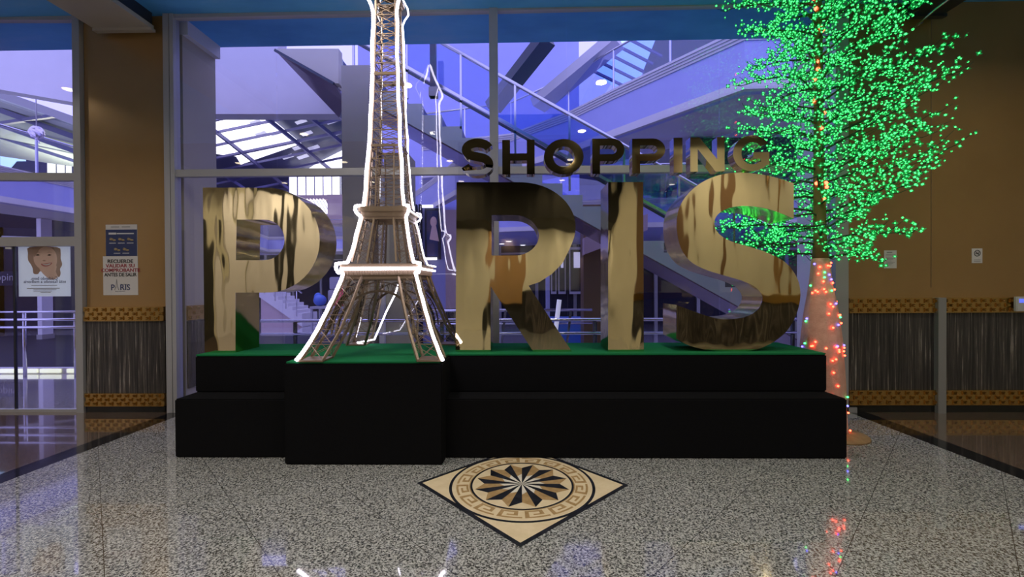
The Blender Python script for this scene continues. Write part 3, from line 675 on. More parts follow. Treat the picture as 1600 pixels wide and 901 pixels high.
def trunk_mesh(z0, z1, n, seg=40, amp=0.07):
    vs = []; fs = []
    for i in range(n+1):
        z = z0+(z1-z0)*i/n; c = tc_(z); r = tr_(z)
        for k in range(seg):
            t = 2*PI*k/seg; rr = r*(1+amp*(math.sin(3*t+z*2)*.5+math.sin(7*t-z*3)*.3+math.sin(13*t+z)*.2)); vs.append(c+Vector((math.cos(t)*rr, math.sin(t)*rr, 0)))
    for i in range(n):
        for k in range(seg): fs.append((i*seg+k, i*seg+(k+1) % seg, (i+1)*seg+(k+1) % seg, (i+1)*seg+k))
    fs.append(tuple(reversed(range(seg)))); fs.append(tuple(range(n*seg, (n+1)*seg)))
    m = MB(); m.add(vs, fs, 0, True); return m
trunk_mesh(0.012, 1.75, 30).build('trunk_wrap', 'trunk_wrap', tree)['label'] = 'pinkish fabric wrap around the lower trunk'
trunk_mesh(1.75, 4.6, 20, 14, 0.05).build('trunk', 'upper_trunk', tree)
m = MB(); m.lathe((3.105, 4.40, 0), [(0.29, 0), (0.285, 0.014), (0.22, 0.03), (0.16, 0.045)], 28)
m.build('base_cover', 'brown_cloth', tree)
# trunk lights
cnt = 0
for i in range(100):
    z = random.uniform(0.06, 1.72) if i < 86 else random.uniform(1.75, 4.5)
    if 0.42 < z < 0.62 and random.random() < .7: z += .3
    a = random.uniform(PI*0.98, PI*2.02); r = tr_(z)+0.008; c = tc_(z)+Vector((math.cos(a)*r, math.sin(a)*r, 0))
    k = random.random(); mm = 'led_red' if k < .66 else 'led_blue' if k < .82 else 'led_trunk_green'
    if z > 1.75: mm = 'led_red'
    o = MB().ball((0, 0, 0), 0.0105 if z < 1.75 else 0.02).build('trunk_light', mm, tree); o.location = c-TB
# branches
def clampy(p):
    if p.y > 5.10: p.y = 5.10-random.uniform(0, 0.05)
    if p.z > 4.66: p.z = 4.66-random.uniform(0, 0.08)
    if p.x < 2.80 and p.z < 2.56: p.y = max(p.y, 4.66)
    if p.x < 2.50 and p.z < 3.02: p.y = max(p.y, 4.42)
    return p
blos = []
def in_shape(z):  # branch reach by height (right side, left side)
    k = [(1.6, 0.55, 0.75), (1.8, 0.8, 1.0), (2.1, 1.0, 1.0), (2.6, 1.1, 0.8), (3.1, 1.05, 0.75), (3.5, 0.95, 0.8), (4.0, 1.05, 0.85), (4.7, 0.9, 0.7)]
    for a, b in zip(k, k[1:]):
        if z <= b[0]: t = max(0, (z-a[0])/(b[0]-a[0])); return (a[1]+(b[1]-a[1])*t, a[2]+(b[2]-a[2])*t)
    return (.9, .7)
NB = 78
for i in range(NB):
    z = 1.72+(4.45-1.72)*((i+random.random())/NB); a = i*2.399963+random.uniform(-.2, .2)
    R_, L_ = in_shape(z); c = math.cos(a); s_ = math.sin(a)
    reach = (R_ if c > 0 else L_)*random.uniform(0.72, 1.0)*(0.75+0.25*abs(c)); rise = reach*(random.uniform(0.2, 0.6) if c > 0 else random.uniform(-.1, .35))
    if s_ > 0: reach = min(reach, 0.66/max(s_, .01)) if s_ > .3 else reach
    if z > 4.1: rise *= .5
    if z < 2.0: rise = random.uniform(-.12, .10)
    p0 = tc_(z); pts = []
    for k in range(8):
        t = k/7; p = p0+Vector((c*reach*t, s_*reach*t*0.95, rise*t*t*1.0+(0.06*math.sin(PI*t))))+Vector((random.uniform(-.012, .012),)*3); pts.append(clampy(p))
    mb = MB(); mb.tube(pts, [0.012-0.009*k/7 for k in range(8)], 5)
    ends = []
    for k in range(1, 8):
        for rep in range(2 if k < 3 or k > 5 else 3):
            b0 = pts[k].copy(); aa = a+random.choice((-1, 1))*random.uniform(.3, 1.15); ln = reach*random.uniform(.16, .34)*(1.2-k/14)
            b1 = clampy(b0+Vector((math.cos(aa)*ln, math.sin(aa)*ln*.9, ln*random.uniform(.0, .8))))
            mid = clampy(b0.lerp(b1, .5)+Vector((0, 0, -0.02))); mb.tube([b0, mid, b1], [0.004, 0.003, 0.002], 4)
            ends.append((b0, mid, b1))
    ends.append((pts[4], pts[5], pts[7])); 
    mb.build('branch', 'twig', tree)
    for b0, mid, b1 in ends:
        nl = max(2, int((b1-b0).length/0.070))
        for q in range(nl+1):
            t = (q+.6)/(nl+.6); p = (b0.lerp(mid, t*2) if t < .5 else mid.lerp(b1, t*2-1))
            blos.append(clampy(p+Vector((random.uniform(-.035, .035), random.uniform(-.035, .035), random.uniform(-.03, .035)))))
            if random.random() < .45: blos.append(clampy(p+Vector((random.uniform(-.06, .06), random.uniform(-.06, .06), random.uniform(-.05, .05)))))
print('blossoms', len(blos))
blos.sort(key=lambda p: p.y)
def blossom(mb, p):
    n = Vector((random.uniform(-1, 1), random.uniform(-1, -.1), random.uniform(-.6, 1))).normalized(); u = n.orthogonal().normalized(); v = n.cross(u)
    a0 = random.random()*6; r = random.uniform(.018, .030)
    for k in range(4):
        a = a0+k*PI/2; d = u*math.cos(a)+v*math.sin(a); e = n.cross(d)
        mb.add([p, p+d*r*.6+e*r*.35+n*r*.25, p+d*r+n*r*.5, p+d*r*.6-e*r*.35+n*r*.25], [(0, 1, 2, 3)], 1)
    mb.ball(p+n*r*.35, 0.0078 if random.random() < .8 else 0.0105, 0)
for p in blos[:100]:
    mb = MB(); blossom(mb, Vector((0, 0, 0))); o = mb.build('leaf_light', ['led_green', 'blossom_green'], tree); o.location = p-TB
mb = MB()
for p in blos[100:]: blossom(mb, p)
tag(mb.build('leaf_lights', ['led_green', 'blossom_green'], tree), kind='stuff')

# ================================================================== FLOOR MEDALLION
cm = atz(815.5, 756, 0); RM = 0.545
md = thing('floor_medallion', 'diamond marble inlay with compass star and Greek key ring in front of the platform', 'floor inlay', (cm.x, cm.y, 0))
def pol(r, a): return Vector((cm.x+r*math.cos(a), cm.y+r*math.sin(a), 0))
def flat(mb, pts, z, mi=0, th=0.0012):
    mb.prism_xy([(p.x, p.y) for p in pts], z-th, z, mi)
def annulus(mb, r0, r1, z, mi=0, n=96):
    vs = []; fs = []
    for k in range(n):
        a = 2*PI*k/n
        for r in (r0, r1): q = pol(r, a); vs.append((q.x, q.y, z))
    for k in range(n): j = (k+1) % n; fs.append((2*k, 2*k+1, 2*j+1, 2*j))
    mb.add(vs, fs, mi)
ha = 0.80
rotm = math.radians(-0.9)
def dia(h): return [pol(h, rotm+PI/2*k) for k in range(4)]
z1 = 0.0016
mb = MB(); flat(mb, dia(ha), z1); mb.build('border', 'black_stone', md)
mb = MB(); flat(mb, dia(ha-0.045), z1+0.0006); mb.build('corner_field', 'cream_stone', md)
mb = MB(); annulus(mb, RM-0.022, RM, z1+0.0012); annulus(mb, 0.372, 0.388, z1+0.0018, 0); mb.build('ring', 'black_stone', md)
mb = MB(); annulus(mb, 0.372, RM-0.022, z1+0.0012); mb.build('key_band', 'cream_stone', md)
mb = MB()
for k in range(16):
    a0 = 2*PI*k/16+0.04; da = 2*PI/16; ra, rb = 0.402, 0.492; w = (rb-ra)
    def blk(u0, u1, v0, v1):
        n = 3; P = [pol(ra+w*v0, a0+da*(u0+(u1-u0)*i/n)) for i in range(n+1)]+[pol(ra+w*v1, a0+da*(u1+(u0-u1)*i/n)) for i in range(n+1)]
        mb.add([(p.x, p.y, z1+0.0018) for p in P], [tuple(range(len(P)))])
    blk(0, .90, .82, 1.0); blk(0, .16, 0, .82); blk(.16, .74, 0, .17); blk(.58, .74, .17, .62); blk(.32, .58, .45, .62); blk(.90, 1.0, .82, 1.0) if False else None
    blk(.84, 1.0, 0, .17) if False else None
annulus(mb, 0.388, 0.396, z1+0.0016)
mb.build('greek_key', 'tan_stone', md)
mb = MB(); vs = [pol(0.372, 2*PI*k/72) for k in range(72)]; mb.add([(v.x, v.y, z1+0.0012) for v in vs], [tuple(range(72))]); mb.build('star_field', 'cream_stone', md)
zt = z1+0.0018; mb = MB()
for k in range(12):
    a = 2*PI*k/12+PI/12; h = PI/12
    tip = pol(.358, a); nl = pol(.285, a-h); nr = pol(.285, a+h); ib = pol(.135, a); il = pol(.172, a-h); ir = pol(.172, a+h); c0 = pol(0, 0)
    for P, mi in (([ib, il, nl, tip], 0), ([ib, tip, nr, ir], 1), ([c0, il, ib], 2), ([c0, ib, ir], 1)):
        mb.add([(p.x, p.y, zt) for p in P], [tuple(range(len(P)))], mi)
mb.build('compass_star', ['tan_stone', 'black_stone', 'white_stone'], md)

# ================================================================== POSTERS AND WALL ITEMS
def paper(name, px0, px1, py0, py1, label, cat, m='paper', y=YW, th=0.004):
    a = at(px0, py1, y); b = at(px1, py0, y); t = thing(name, label, cat, ((a.x+b.x)/2, y, a.z))
    MB().box((a.x, y-th, a.z), (b.x, y-0.0005, b.z)).build('sheet', m, t); return t, a.x, b.x, a.z, b.z
def pbox(t, X0, X1, Z0, Z1, m, nm, y=YW, d=(0.0045, 0.0055)):
    MB().box((X0, y-d[1], Z0), (X1, y-d[0]+0.0009, Z1)).build(nm, m, t)
t, X0, X1, Z0, Z1 = paper('wall_notice', 162, 215.5, 400, 461, 'white notice with RECUERDE VALIDAR SU COMPROBANTE text on the left gold pillar', 'notice')
w = X1-X0; h = Z1-Z0; cx = (X0+X1)/2
for i, (s_, mm) in enumerate((('RECUERDE', 'ink_black'), ('VALIDAR SU', 'ink_red'), ('COMPROBANTE', 'ink_red'), ('ANTES DE SALIR', 'ink_black'))):
    text_obj('printed_text', s_, 0.058, cx, YW-0.005, Z1-h*(0.17+0.115*i), mm, t, bold=0.0015, sx=0.93 if i == 3 else 1.12)
text_obj('printed_text', 'SHOPPING', 0.018, cx+0.045, YW-0.005, Z0+h*.262, 'ink_grey', t)
text_obj('printed_text', 'P', 0.098, cx-0.096, YW-0.005, Z0+h*.13, 'ink_navy', t, bold=0.001); text_obj('printed_text', 'RIS', 0.098, cx+0.055, YW-0.005, Z0+h*.13, 'ink_navy', t, bold=0.001)
mb = MB(); ex = cx-0.046; ez = Z0+h*.13
for sgn in (-1, 1): mb.bar((ex+sgn*.028, YW-.0055, ez), (ex+sgn*.010, YW-.0055, ez+.045), .006, .001); mb.bar((ex+sgn*.010, YW-.0055, ez+.045), (ex, YW-.0055, ez+.13), .005, .001)
mb.bar((ex-.016, YW-.0055, ez+.03), (ex+.016, YW-.0055, ez+.03), .005, .001); mb.build('tower_emblem', 'ink_grey', t)
text_obj('printed_text', 'P A R A G U A Y', 0.017, cx-0.005, YW-0.005, Z0+h*.085, 'ink_navy', t)
t, X0, X1, Z0, Z1 = paper('wall_notice', 166, 214.5, 350.5, 400, 'dark blue hand washing notice with pale header above the validation notice', 'notice')
w = X1-X0; h = Z1-Z0; cx = (X0+X1)/2
pbox(t, X0+.002, X1-.002, Z0, Z1-h*.16, 'ink_navy', 'printed_field')
pbox(t, X0+w*.1, X0+w*.34, Z1-h*.315, Z1-h*.255, 'ink_white', 'title_bar', d=(.0055, .0065)); pbox(t, X0+w*.36, X0+w*.9, Z1-h*.305, Z1-h*.27, 'ink_white', 'title_bar', d=(.0055, .0065))
for u in (.17, .52): pbox(t, X0+w*u, X0+w*(u+.26), Z1-h*.09, Z1-h*.06, 'ink_grey', 'header_mark')
for (u, v) in ((.22, .48), (.5, .48), (.78, .48), (.36, .80), (.64, .80)):
    mb = MB(); q = X0+w*u; r = Z1-h*v
    mb.ball((q-.015, YW-.006, r+.004), .024, 0, (1.1, .05, .75)); mb.ball((q+.02, YW-.006, r-.006), .024, 0, (1.0, .05, .6))
    mb.bar((q-.03, YW-.006, r+.028), (q+.015, YW-.006, r+.012), .011, .001); mb.build('hand_picture', 'ink_tan', t)
    pbox(t, q-.04, q+.04, r-.045, r-.038, 'ink_white', 'caption_line', d=(.0055, .0065))
t, X0, X1, Z0, Z1 = paper('wall_notice', 1381, 1400.5, 391, 419, 'plain typed notice on the gold wall just right of the glowing tree', 'notice')
pbox(t, X0+.03, X1-.05, Z1-.03, Z1-.018, 'ink_grey', 'heading_line')
for i in range(9): pbox(t, X0+.02, X1-.02-.02*(i % 3), Z1-.05-.015*i, Z1-.046-.015*i, 'ink_grey', 'text_line')
t, X0, X1, Z0, Z1 = paper('no_smoking_sign', 1518, 1534.5, 388, 411, 'small white no smoking sign on the gold wall at right', 'sign')
cx = (X0+X1)/2; cz = Z1-.055; mb = MB(); pts = [Vector((cx+.034*math.cos(2*PI*k/20), YW-.006, cz+.034*math.sin(2*PI*k/20))) for k in range(21)]
mb.tube(pts, .0035, 4, caps=False); mb.bar((cx-.024, YW-.006, cz+.024), (cx+.024, YW-.006, cz-.024), .006, .002); mb.build('prohibition_ring', 'ink_black', t)
mb = MB(); mb.box((cx-.022, YW-.0065, cz-.006), (cx+.016, YW-.0045, cz+.002)); mb.tube([(cx+.018, YW-.006, cz), (cx+.02, YW-.006, cz+.01), (cx+.012, YW-.006, cz+.016)], .002, 4); mb.build('cigarette_picture', 'ink_black', t)
for i in range(2): pbox(t, X0+.022, X1-.022, Z0+.035-.018*i, Z0+.041-.018*i, 'ink_grey', 'text_line')
a = at(1582, 486, YW-.06); b = at(1598, 463, YW-.06)
t = thing('thermostat', 'white wall controller with a blue display at the right end of the gold stud band', 'thermostat', ((a.x+b.x)/2, YW-.1, a.z))
soft_box(MB(), (a.x, YW-.105, a.z), (b.x, YW-.0665, b.z), .006).build('housing', 'white_plastic', t)
MB().box((a.x+.025, YW-.1075, b.z-.07), (b.x-.025, YW-.104, b.z-.025)).build('display', 'screen_blue', t)
# lit poster hung on the door glass (seen from behind: mirrored text)
YP = YW+0.03
a = at(30, 463, YP); b = at(109.5, 385, YP); t = thing('face_poster', 'backlit poster of a smiling woman with mirrored text on the glass door', 'poster', ((a.x+b.x)/2, YP, a.z))
MB().box((a.x, YP-.004, a.z), (b.x, YP+.004, b.z)).build('sheet', 'paper_lit', t)
def ppx(px, py): q = at(20+px*.0999, 380+py*.0999, YP); return (q.x, q.z)
def flatshape(pts, m, nm, lay):
    outline_mesh(nm, [[ppx(*p)[0:2] for p in pts]], YP-.0045-.0006*lay, .0006, [m], t, (0, YP, 0))
hairp = [(p.x, p.y) for p in catmull([(270, 60), (245, 150), (245, 260), (290, 330), (320, 400), (330, 470), (400, 480), (450, 430), (640, 410), (720, 530), (755, 470), (745, 400), (780, 330), (755, 240), (755, 140), (700, 60)], 3)]
flatshape(hairp, 'hair_print', 'hair_picture', 1)
flatshape([(p.x, p.y) for p in catmull([(440, 380), (460, 450), (540, 530), (620, 570), (710, 530), (680, 440), (680, 340)], 3)], 'skin_print', 'neck_picture', 2)
flatshape([(p.x, p.y) for p in catmull([(390, 70), (345, 160), (335, 260), (370, 340), (440, 400), (540, 430), (630, 400), (690, 330), (700, 240), (680, 150), (620, 80), (560, 60)], 3)], 'skin_print', 'face_picture', 3)
flatshape([(p.x, p.y) for p in catmull([(380, 60), (340, 130), (345, 210), (380, 170), (430, 90), (480, 62)], 3)], 'hair_print', 'fringe_picture', 4)
flatshape([(p.x, p.y) for p in catmull([(450, 320), (500, 318), (620, 300), (590, 345), (520, 362), (470, 350)], 3)], 'lip_print', 'mouth_picture', 4)
flatshape([(p.x, p.y) for p in catmull([(475, 326), (530, 325), (605, 310), (575, 338), (520, 345)], 3)], 'ink_white', 'teeth_picture', 5)
for ex in (400, 580): flatshape([(ex-38, 185), (ex, 168), (ex+38, 182), (ex, 196)], 'ink_black', 'eye_picture', 4); flatshape([(ex-48, 150), (ex, 132), (ex+48, 146), (ex, 142)], 'hair_print', 'eyebrow_picture', 4)
flatshape([(470, 270), (500, 258), (530, 270), (500, 282)], 'hair_print', 'nose_picture', 4)
x_, z_ = ppx(500, 570); text_obj('printed_text', 'Cuidando bem,', .055, x_, YP-.006, z_, 'ink_navy', t, mirror=True)
x_, z_ = ppx(510, 620); text_obj('printed_text', 'está fazendo a melhoria', .055, x_, YP-.006, z_, 'ink_navy', t, mirror=True)
for i, (u0, u1, v) in enumerate(((300, 700, 652), (230, 740, 700), (330, 690, 722), (330, 620, 742), (440, 600, 762))):
    p = ppx(u0, v); q = ppx(u1, v+7); MB().box((p[0], YP-.006, q[1]), (q[0], YP-.0045, p[1])).build('text_line', 'ink_grey', t)

# ================================================================== ATRIUM BEYOND THE GLASS
mb = MB(); mb.prism_xy([(-30, YW+0.1), (25, YW+0.1), (25, 40), (-30, 40)], -0.1, 0.0); struct('floor_atrium', mb, 'lavender_floor', 'polished pale floor of the atrium beyond the glass', 'floor')
struct('wall_atrium_far', MB().box((-30, 34, 0), (25, 34.3, 12)), 'far_wall', 'far wall of the atrium', 'wall')
struct('wall_atrium_left', MB().box((-26, 6, 0), (-25.7, 34, 9)), 'far_wall', 'left wall of the atrium', 'wall')
struct('wall_atrium_right', MB().box((17, 6, 0), (17.3, 34, 12)), 'far_wall', 'right wall of the atrium', 'wall')
# ---- balconies: strip of fascia following plan points, moulded edges, soffit slab, glass railing
def scaled(p, d): v = Vector((p.x, p.y)); L = v.length; k = (L+d)/L; return Vector((p.x*k, p.y*k, 0))
def strip(mb, pts, z0, z1, t_out, t_in, mi=0):
    for a, b in zip(pts, pts[1:]):
        ao, bo = scaled(a, -t_out), scaled(b, -t_out); ai, bi = scaled(a, t_in), scaled(b, t_in)
        lo = [(ao.x, ao.y, z0), (bo.x, bo.y, z0), (bi.x, bi.y, z0), (ai.x, ai.y, z0)]; hi = [(x, y, z1) for x, y, z in lo]; mb.hull8(lo, hi, mi)
def balcony(label, pts, z0, z1, deep, rail=True, col='lavender_paint', tilt=0, glassm='blue_glass', soff='white_paint'):
    c = pts[len(pts)//2]; t = thing('balcony', label, 'balcony', (c.x, c.y, z0))
    m1 = MB(); strip(m1, pts, z0, z1, 0, 0.15); m1.build('fascia', col, t)
    m2 = MB(); H = z1-z0
    for k in range(4): strip(m2, pts, z0+H*.045*k, z0+H*.045*(k+1), 0.12-0.03*k, 0)
    m2.build('lower_moulding', 'white_paint', t)
    m2 = MB()
    for k in range(4): strip(m2, pts, z1-H*.045*(k+1), z1-H*.045*k, 0.12-0.03*k, 0)
    m2.build('upper_moulding', 'white_paint', t)
    m3 = MB(); strip(m3, pts, z0+.02, z1-.02, -0.15, deep); m3.build('floor_slab', soff, t)
    if rail:
        m4 = MB(); strip(m4, pts, z1+.05, z1+.95, -0.04, 0.055); m4.build('railing_glass', glassm, t)
        for zr in (.98,):
            m5 = MB(); m5.tube([scaled(p, .05)+Vector((0, 0, z1+zr)) for p in pts], .028, 8); m5.build('handrail', 'steel_rail', t)
        for a, b in zip(pts, pts[1:]):
            n = max(1, round((b-a).length/1.6))
            for k in range(n):
                q = a.lerp(b, k/n); q = scaled(q, .05); MB().box((q.x-.02, q.y-.02, z1), (q.x+.02, q.y+.02, z1+.97)).build('post', 'steel_rail', t)
    return t
def gp(px, D): q = at(px, 445, D); return Vector((q.x, q.y, 0))
balcony('lavender upper balcony with white mouldings, upper right behind the word SHOPPING', [gp(1330, 7.85), gp(1164, 7.9), gp(960, 10.3), gp(890, 11.6), gp(800, 13.2), gp(660, 14)], 4.92, 6.02, 2.2, col='lavender_paint')
balcony('curved lavender balcony with white mouldings behind the left glass door', [gp(-150, 9.3), gp(-60, 9.5), gp(0, 10.0), gp(60, 10.8), gp(125, 11.8), gp(330, 17), gp(420, 25), gp(545, 25)], 3.5, 4.35, 2.5, glassm='clear_glass')
balcony('lavender lower balcony behind the tower and letter R', [gp(560, 17), gp(640, 13), gp(672, 11.2), gp(712, 9.4), gp(760, 9.0)], 3.42, 4.15, 0.5, rail=False)
balcony('wide pale balcony at the back seen through the counter of R', [gp(725, 13.5), gp(960, 12.5), gp(1300, 12)], 3.1, 3.9, 5.0, soff='lavender_paint')
# ---- bulkhead walls (big pale surfaces, upper left)
a_, b_, c_, d_ = at(-200, 105, 8.4), at(128, 162, 8.4), at(336, 178, 8.4), at(525, 178, 8.4)
zt_ = 6.6
t = MB(); t.prism_xz([(a_.x, a_.z), (b_.x, b_.z), (c_.x, c_.z), (d_.x, d_.z), (at(435, 82, 8.4).x, at(435, 82, 8.4).z), (at(435, 82, 8.4).x, zt_), (a_.x, zt_)], 8.4, 8.7)
tag(t.build('bulkhead', 'white_paint', None, (b_.x, 8.4, b_.z)), 'large pale lavender bulkhead hanging over the atrium at upper left', 'bulkhead', kind='structure')
# ---- staircase
DS = 7.7; SW = 1.15
st = thing('staircase', 'pale stepped staircase with purple underside descending from upper left to lower right behind the letters', 'staircase', (5.6, DS, 0))
top = at(534, 91, DS); slope = 0.578; run = 0.352; rise = run*slope
x = top.x; z = top.z; steps = []; 
while z > 0.05: steps.append((x, z)); x += run; z -= rise
x_end = x
prof_t = [(top.x-0.12, top.z)]
for (sx_, sz_) in steps: prof_t += [(sx_, sz_), (sx_+0.02, sz_-rise)] if False else [(sx_, sz_), (sx_, sz_-rise)] 
prof_t = [(top.x-0.12, top.z)]+[p for s_ in steps for p in ((s_[0], s_[1]), (s_[0], max(0, s_[1]-rise)))]
prof_b = [(x_end-0.62, 0.0), (top.x-0.10, top.z-0.44), (top.x-0.12, top.z-0.44)]
MB().prism_xz(prof_t+prof_b, DS, DS+0.06).build('stringer', 'teal_stringer', st)
MB().prism_xz([(x_-0.005, z_-.005) for x_, z_ in prof_t]+[(x_, z_+.02) for x_, z_ in prof_b], DS+0.06, DS+SW).build('flight', 'blue_riser', st)
ub_ = [(x_end-0.62, 0.0), (top.x-0.10, top.z-0.44), (top.x-0.12, top.z-0.44)]
MB().prism_xz([(x_, z_+.019) for x_, z_ in ub_]+[(ub_[2][0], ub_[2][1]-.02), (ub_[1][0]-.02, ub_[1][1]-.02), (ub_[0][0]-.03, ub_[0][1])], DS+0.02, DS+SW).build('underside', 'purple_soffit', st)
# railing of the stair
def off(dz, Y=DS+0.02, x0=None, x1=None):
    xa = x0 if x0 is not None else top.x; xb = x1 if x1 is not None else x_end-0.8
    f = lambda xx: top.z-(xx-top.x)*slope+dz
    return Vector((xa, Y, f(xa))), Vector((xb, Y, f(xb)))
for dz, w_, m_ in ((0.50, .05, 'steel_rail'), (0.43, .04, 'dark_steel')):
    p, q = off(dz); MB().bar(p, q, w_, w_).build('lower_rail', m_, st)
p, q = off(1.28); MB().tube([p, q, q+Vector((.15, 0, -.3))], .035, 8).build('handrail', 'steel_rail', st)
p, q = off(0.9); a1, b1 = p, q; m = MB(); m.hull8([(p.x, p.y-.008, p.z-.36), (q.x, q.y-.008, q.z-.36), (q.x, q.y+.008, q.z-.36), (p.x, p.y+.008, p.z-.36)], [(p.x, p.y-.008, p.z+.33), (q.x, q.y-.008, q.z+.33), (q.x, q.y+.008, q.z+.33), (p.x, p.y+.008, p.z+.33)]); m.build('railing_glass', 'blue_glass', st)
for k in range(8):
    xx = top.x+.2+k*0.95; f = top.z-(xx-top.x)*slope; MB().box((xx-.018, DS, f-.05), (xx+.018, DS+.05, f+1.27)).build('baluster', 'steel_rail', st)
# upper second flight: gable-like soffit and cream side at upper left
up_ = thing('stair_landing', 'cream stair landing side with polished purple soffit wedge, upper left of the tower', 'stair landing', (-3.6, 7.2, 4.9))
q1, q2, q3, q4 = at(430, 76, 7.25), at(529, 76, 7.25), at(529, 130, 7.25), at(522, 130, 7.25)
MB().prism_xz([(q1.x, q1.z), (q2.x, q2.z), (q3.x, q3.z), (q4.x, q4.z)], 7.25, 7.4).build('side_wall', 'cream_paint', up_)
A = at(430, 79, 7.25); B = at(522, 131, 7.25); C_ = at(538, 160, 7.6); D_ = at(530, 184, 8.3); 
m = MB(); V = [A, B, C_, D_]; m.add([tuple(v) for v in V]+[tuple(v+Vector((0, .03, .05))) for v in V], [(0, 1, 2, 3), (7, 6, 5, 4), (0, 4, 5, 1), (1, 5, 6, 2), (2, 6, 7, 3), (3, 7, 4, 0)]); m.build('soffit', 'purple_soffit', up_)
m = MB(); m.bar(A+Vector((0, -.01, 0)), B+Vector((0, -.01, 0)), .04, .04); m.build('edge_trim', 'dark_steel', up_)
# ---- columns
def column(px0, px1, D, z1, m, label, dep=0.5, z0=0):
    a = at(px0, 445, D).x; b = at(px1, 445, D).x
    t = thing('column', label, 'column', ((a+b)/2, D+dep/2, z0)); MB().box((a, D, z0), (b, D+dep, z1)).build('shaft', m, t)
    MB().box((a-.02, D-.02, z0), (b+.02, D+dep+.02, z0+.15)).build('base', 'grey_steel', t); return t
column(536, 584, 6.9, at(540, 102, 6.9).z, 'beige_column', 'tall beige column standing behind the tower replica', 0.5)
column(601, 641, 7.0, 3.6, 'beige_column', 'shorter beige column right of the tall one, behind the tower', 0.4)
column(592, 600, 6.9, 3.4, 'white_paint', 'narrow white post between the two beige columns', 0.08)
column(674, 683, 7.3, at(675, 60, 7.3).z, 'dark_steel', 'thin dark steel post above the stairs near the tower', 0.1, z0=at(676, 150, 7.3).z)
column(912, 941, 9.6, 3.25, 'brown_panel', 'brown column between R and I under the balcony', 0.5)
column(718, 728, 8.9, 3.4, 'pink_paint', 'pink wall pier left of letter R', 0.4)
column(853, 859, 10.5, 3.1, 'lavender_paint', 'slim lavender post seen right of letter R', 0.15)
column(58, 65, 12.4, 3.5, 'white_paint', 'slim white post beneath the curved balcony at far left', 0.3)
# pink/purple dropped beam right of R
q = at(912, 398, 9.4); r = at(975, 352, 9.4)
tag(MB().prism_xz([(q.x, q.z+.0), (at(1010, 360, 9.4).x, at(1010, 360, 9.4).z), (at(1010, 335, 9.4).x, at(1010, 335, 9.4).z), (q.x, at(912, 372, 9.4).z)], 9.3, 9.6).build('dropped_beam', 'pink_paint', None, (q.x, 9.4, q.z)), 'pink dropped beam between letters R and I', 'beam', kind='structure')
# ---- hall railing beyond the glass
rl = thing('barrier_rail', 'double steel barrier rail with posts running behind the glass wall', 'railing', (-1, 6.35, 0))
xa_, xb_ = -3.8, at(1300, 500, 6.35).x
for pz, rr in ((at(700, 500, 6.35).z, .026), (at(700, 521, 6.35).z, .022)): MB().tube([(xa_, 6.35, pz), (xb_, 6.35, pz)], rr, 10).build('rail', 'steel_rail', rl)
for px in (460, 690, 930, 1240): x = at(px, 500, 6.35).x; MB().tube([(x, 6.37, 0), (x, 6.37, at(700, 500, 6.35).z)], .03, 8).build('post', 'dark_steel', rl)
rl2 = thing('barrier_rail', 'triple steel barrier rail beyond the glass door at far left', 'railing', (-7.6, 7.2, 0))
for py in (487, 499, 511): z_ = at(60, py, 7.2).z; MB().tube([(-10.5, 7.2, z_), (at(300, 500, 7.2).x, 7.2, z_)], .022 if py > 487 else .016, 10).build('rail', 'steel_rail', rl2)
for px in (-40, 36, 116, 200): x = at(px, 500, 7.2).x; MB().tube([(x, 7.22, 0), (x, 7.22, at(60, 487, 7.2).z)], .025, 8).build('post', 'steel_rail', rl2)
m = MB(); m.box((-10.5, 7.5, 0), (at(300, 590, 7.5).x, 7.6, 0.10)); tag(m.build('floor_kerb', 'white_paint', None, (-7, 7.5, 0)), 'pale kerb below the railing at far left', 'kerb', kind='structure')
lt = thing('floor_light_strip', 'row of pale yellow lit panels at floor level beyond the left door', 'light strip', (-8, 7.48, 0))
for px in (-60, 0, 27, 63, 105): 
    a = at(px, 590, 7.48).x; MB().box((a, 7.47, .02), (a+(.36 if px not in (-60, 0) else .25), 7.495, .085)).build('lit_panel', 'window_yellow', lt)
# dark glossy pit floor area further back at left
struct('floor_dark', MB().box((-16, 8.0, 0.0), (-4.2, 13.5, 0.012)), 'navy_shop', 'dark glossy floor beyond the railing at left', 'floor')
# ---- shop front walls under the balconies
def shopwall(label, pts, z1, m='navy_shop', fr=True):
    t = thing('storefront', label, 'shop front', (pts[0].x, pts[0].y, 0))
    mb = MB(); strip(mb, pts, 0, z1, 0, .15); mb.build('dark_window', m, t)
    for a, b in zip(pts, pts[1:]):
        n = max(1, round((b-a).length/1.7))
        for k in range(n+1):
            q = scaled(a.lerp(b, k/n), -.04); MB().box((q.x-.06, q.y-.06, 0), (q.x+.06, q.y+.06, z1)).build('pilaster', 'grey_steel', t)
    mb = MB(); strip(mb, pts, z1-.35, z1-.28, .06, 0); mb.build('lintel', 'grey_steel', t)
    return t
shopwall('dark shop front behind the far left glass door', [gp(-150, 14.0), gp(0, 14.5), gp(125, 15.5), gp(330, 20)], 3.55)
sg = thing('shop_sign', 'grey lettered shop sign partly visible at the far left edge behind the door', 'sign', (at(0, 440, 13.8).x, 13.8, at(0, 440, 13.8).z)); MB().box((at(-80, 0, 13.85).x, 13.85, at(0, 446, 13.85).z), (at(24, 0, 13.85).x, 13.95, at(0, 424, 13.85).z)).build('sign_board', 'navy_shop', sg); text_obj('sign_text', 'Shoppin', .34, at(20, 438, 13.8).x, 13.83, at(20, 438, 13.8).z, 'ink_grey', sg, align='RIGHT')
shopwall('dark shop front at the far end of the atrium', [gp(330, 27.5), gp(545, 27.5)], 3.5)
shopwall('pale shop front with narrow windows, right of letter R', [gp(725, 18.0), gp(960, 17), gp(1300, 16)], 3.09)
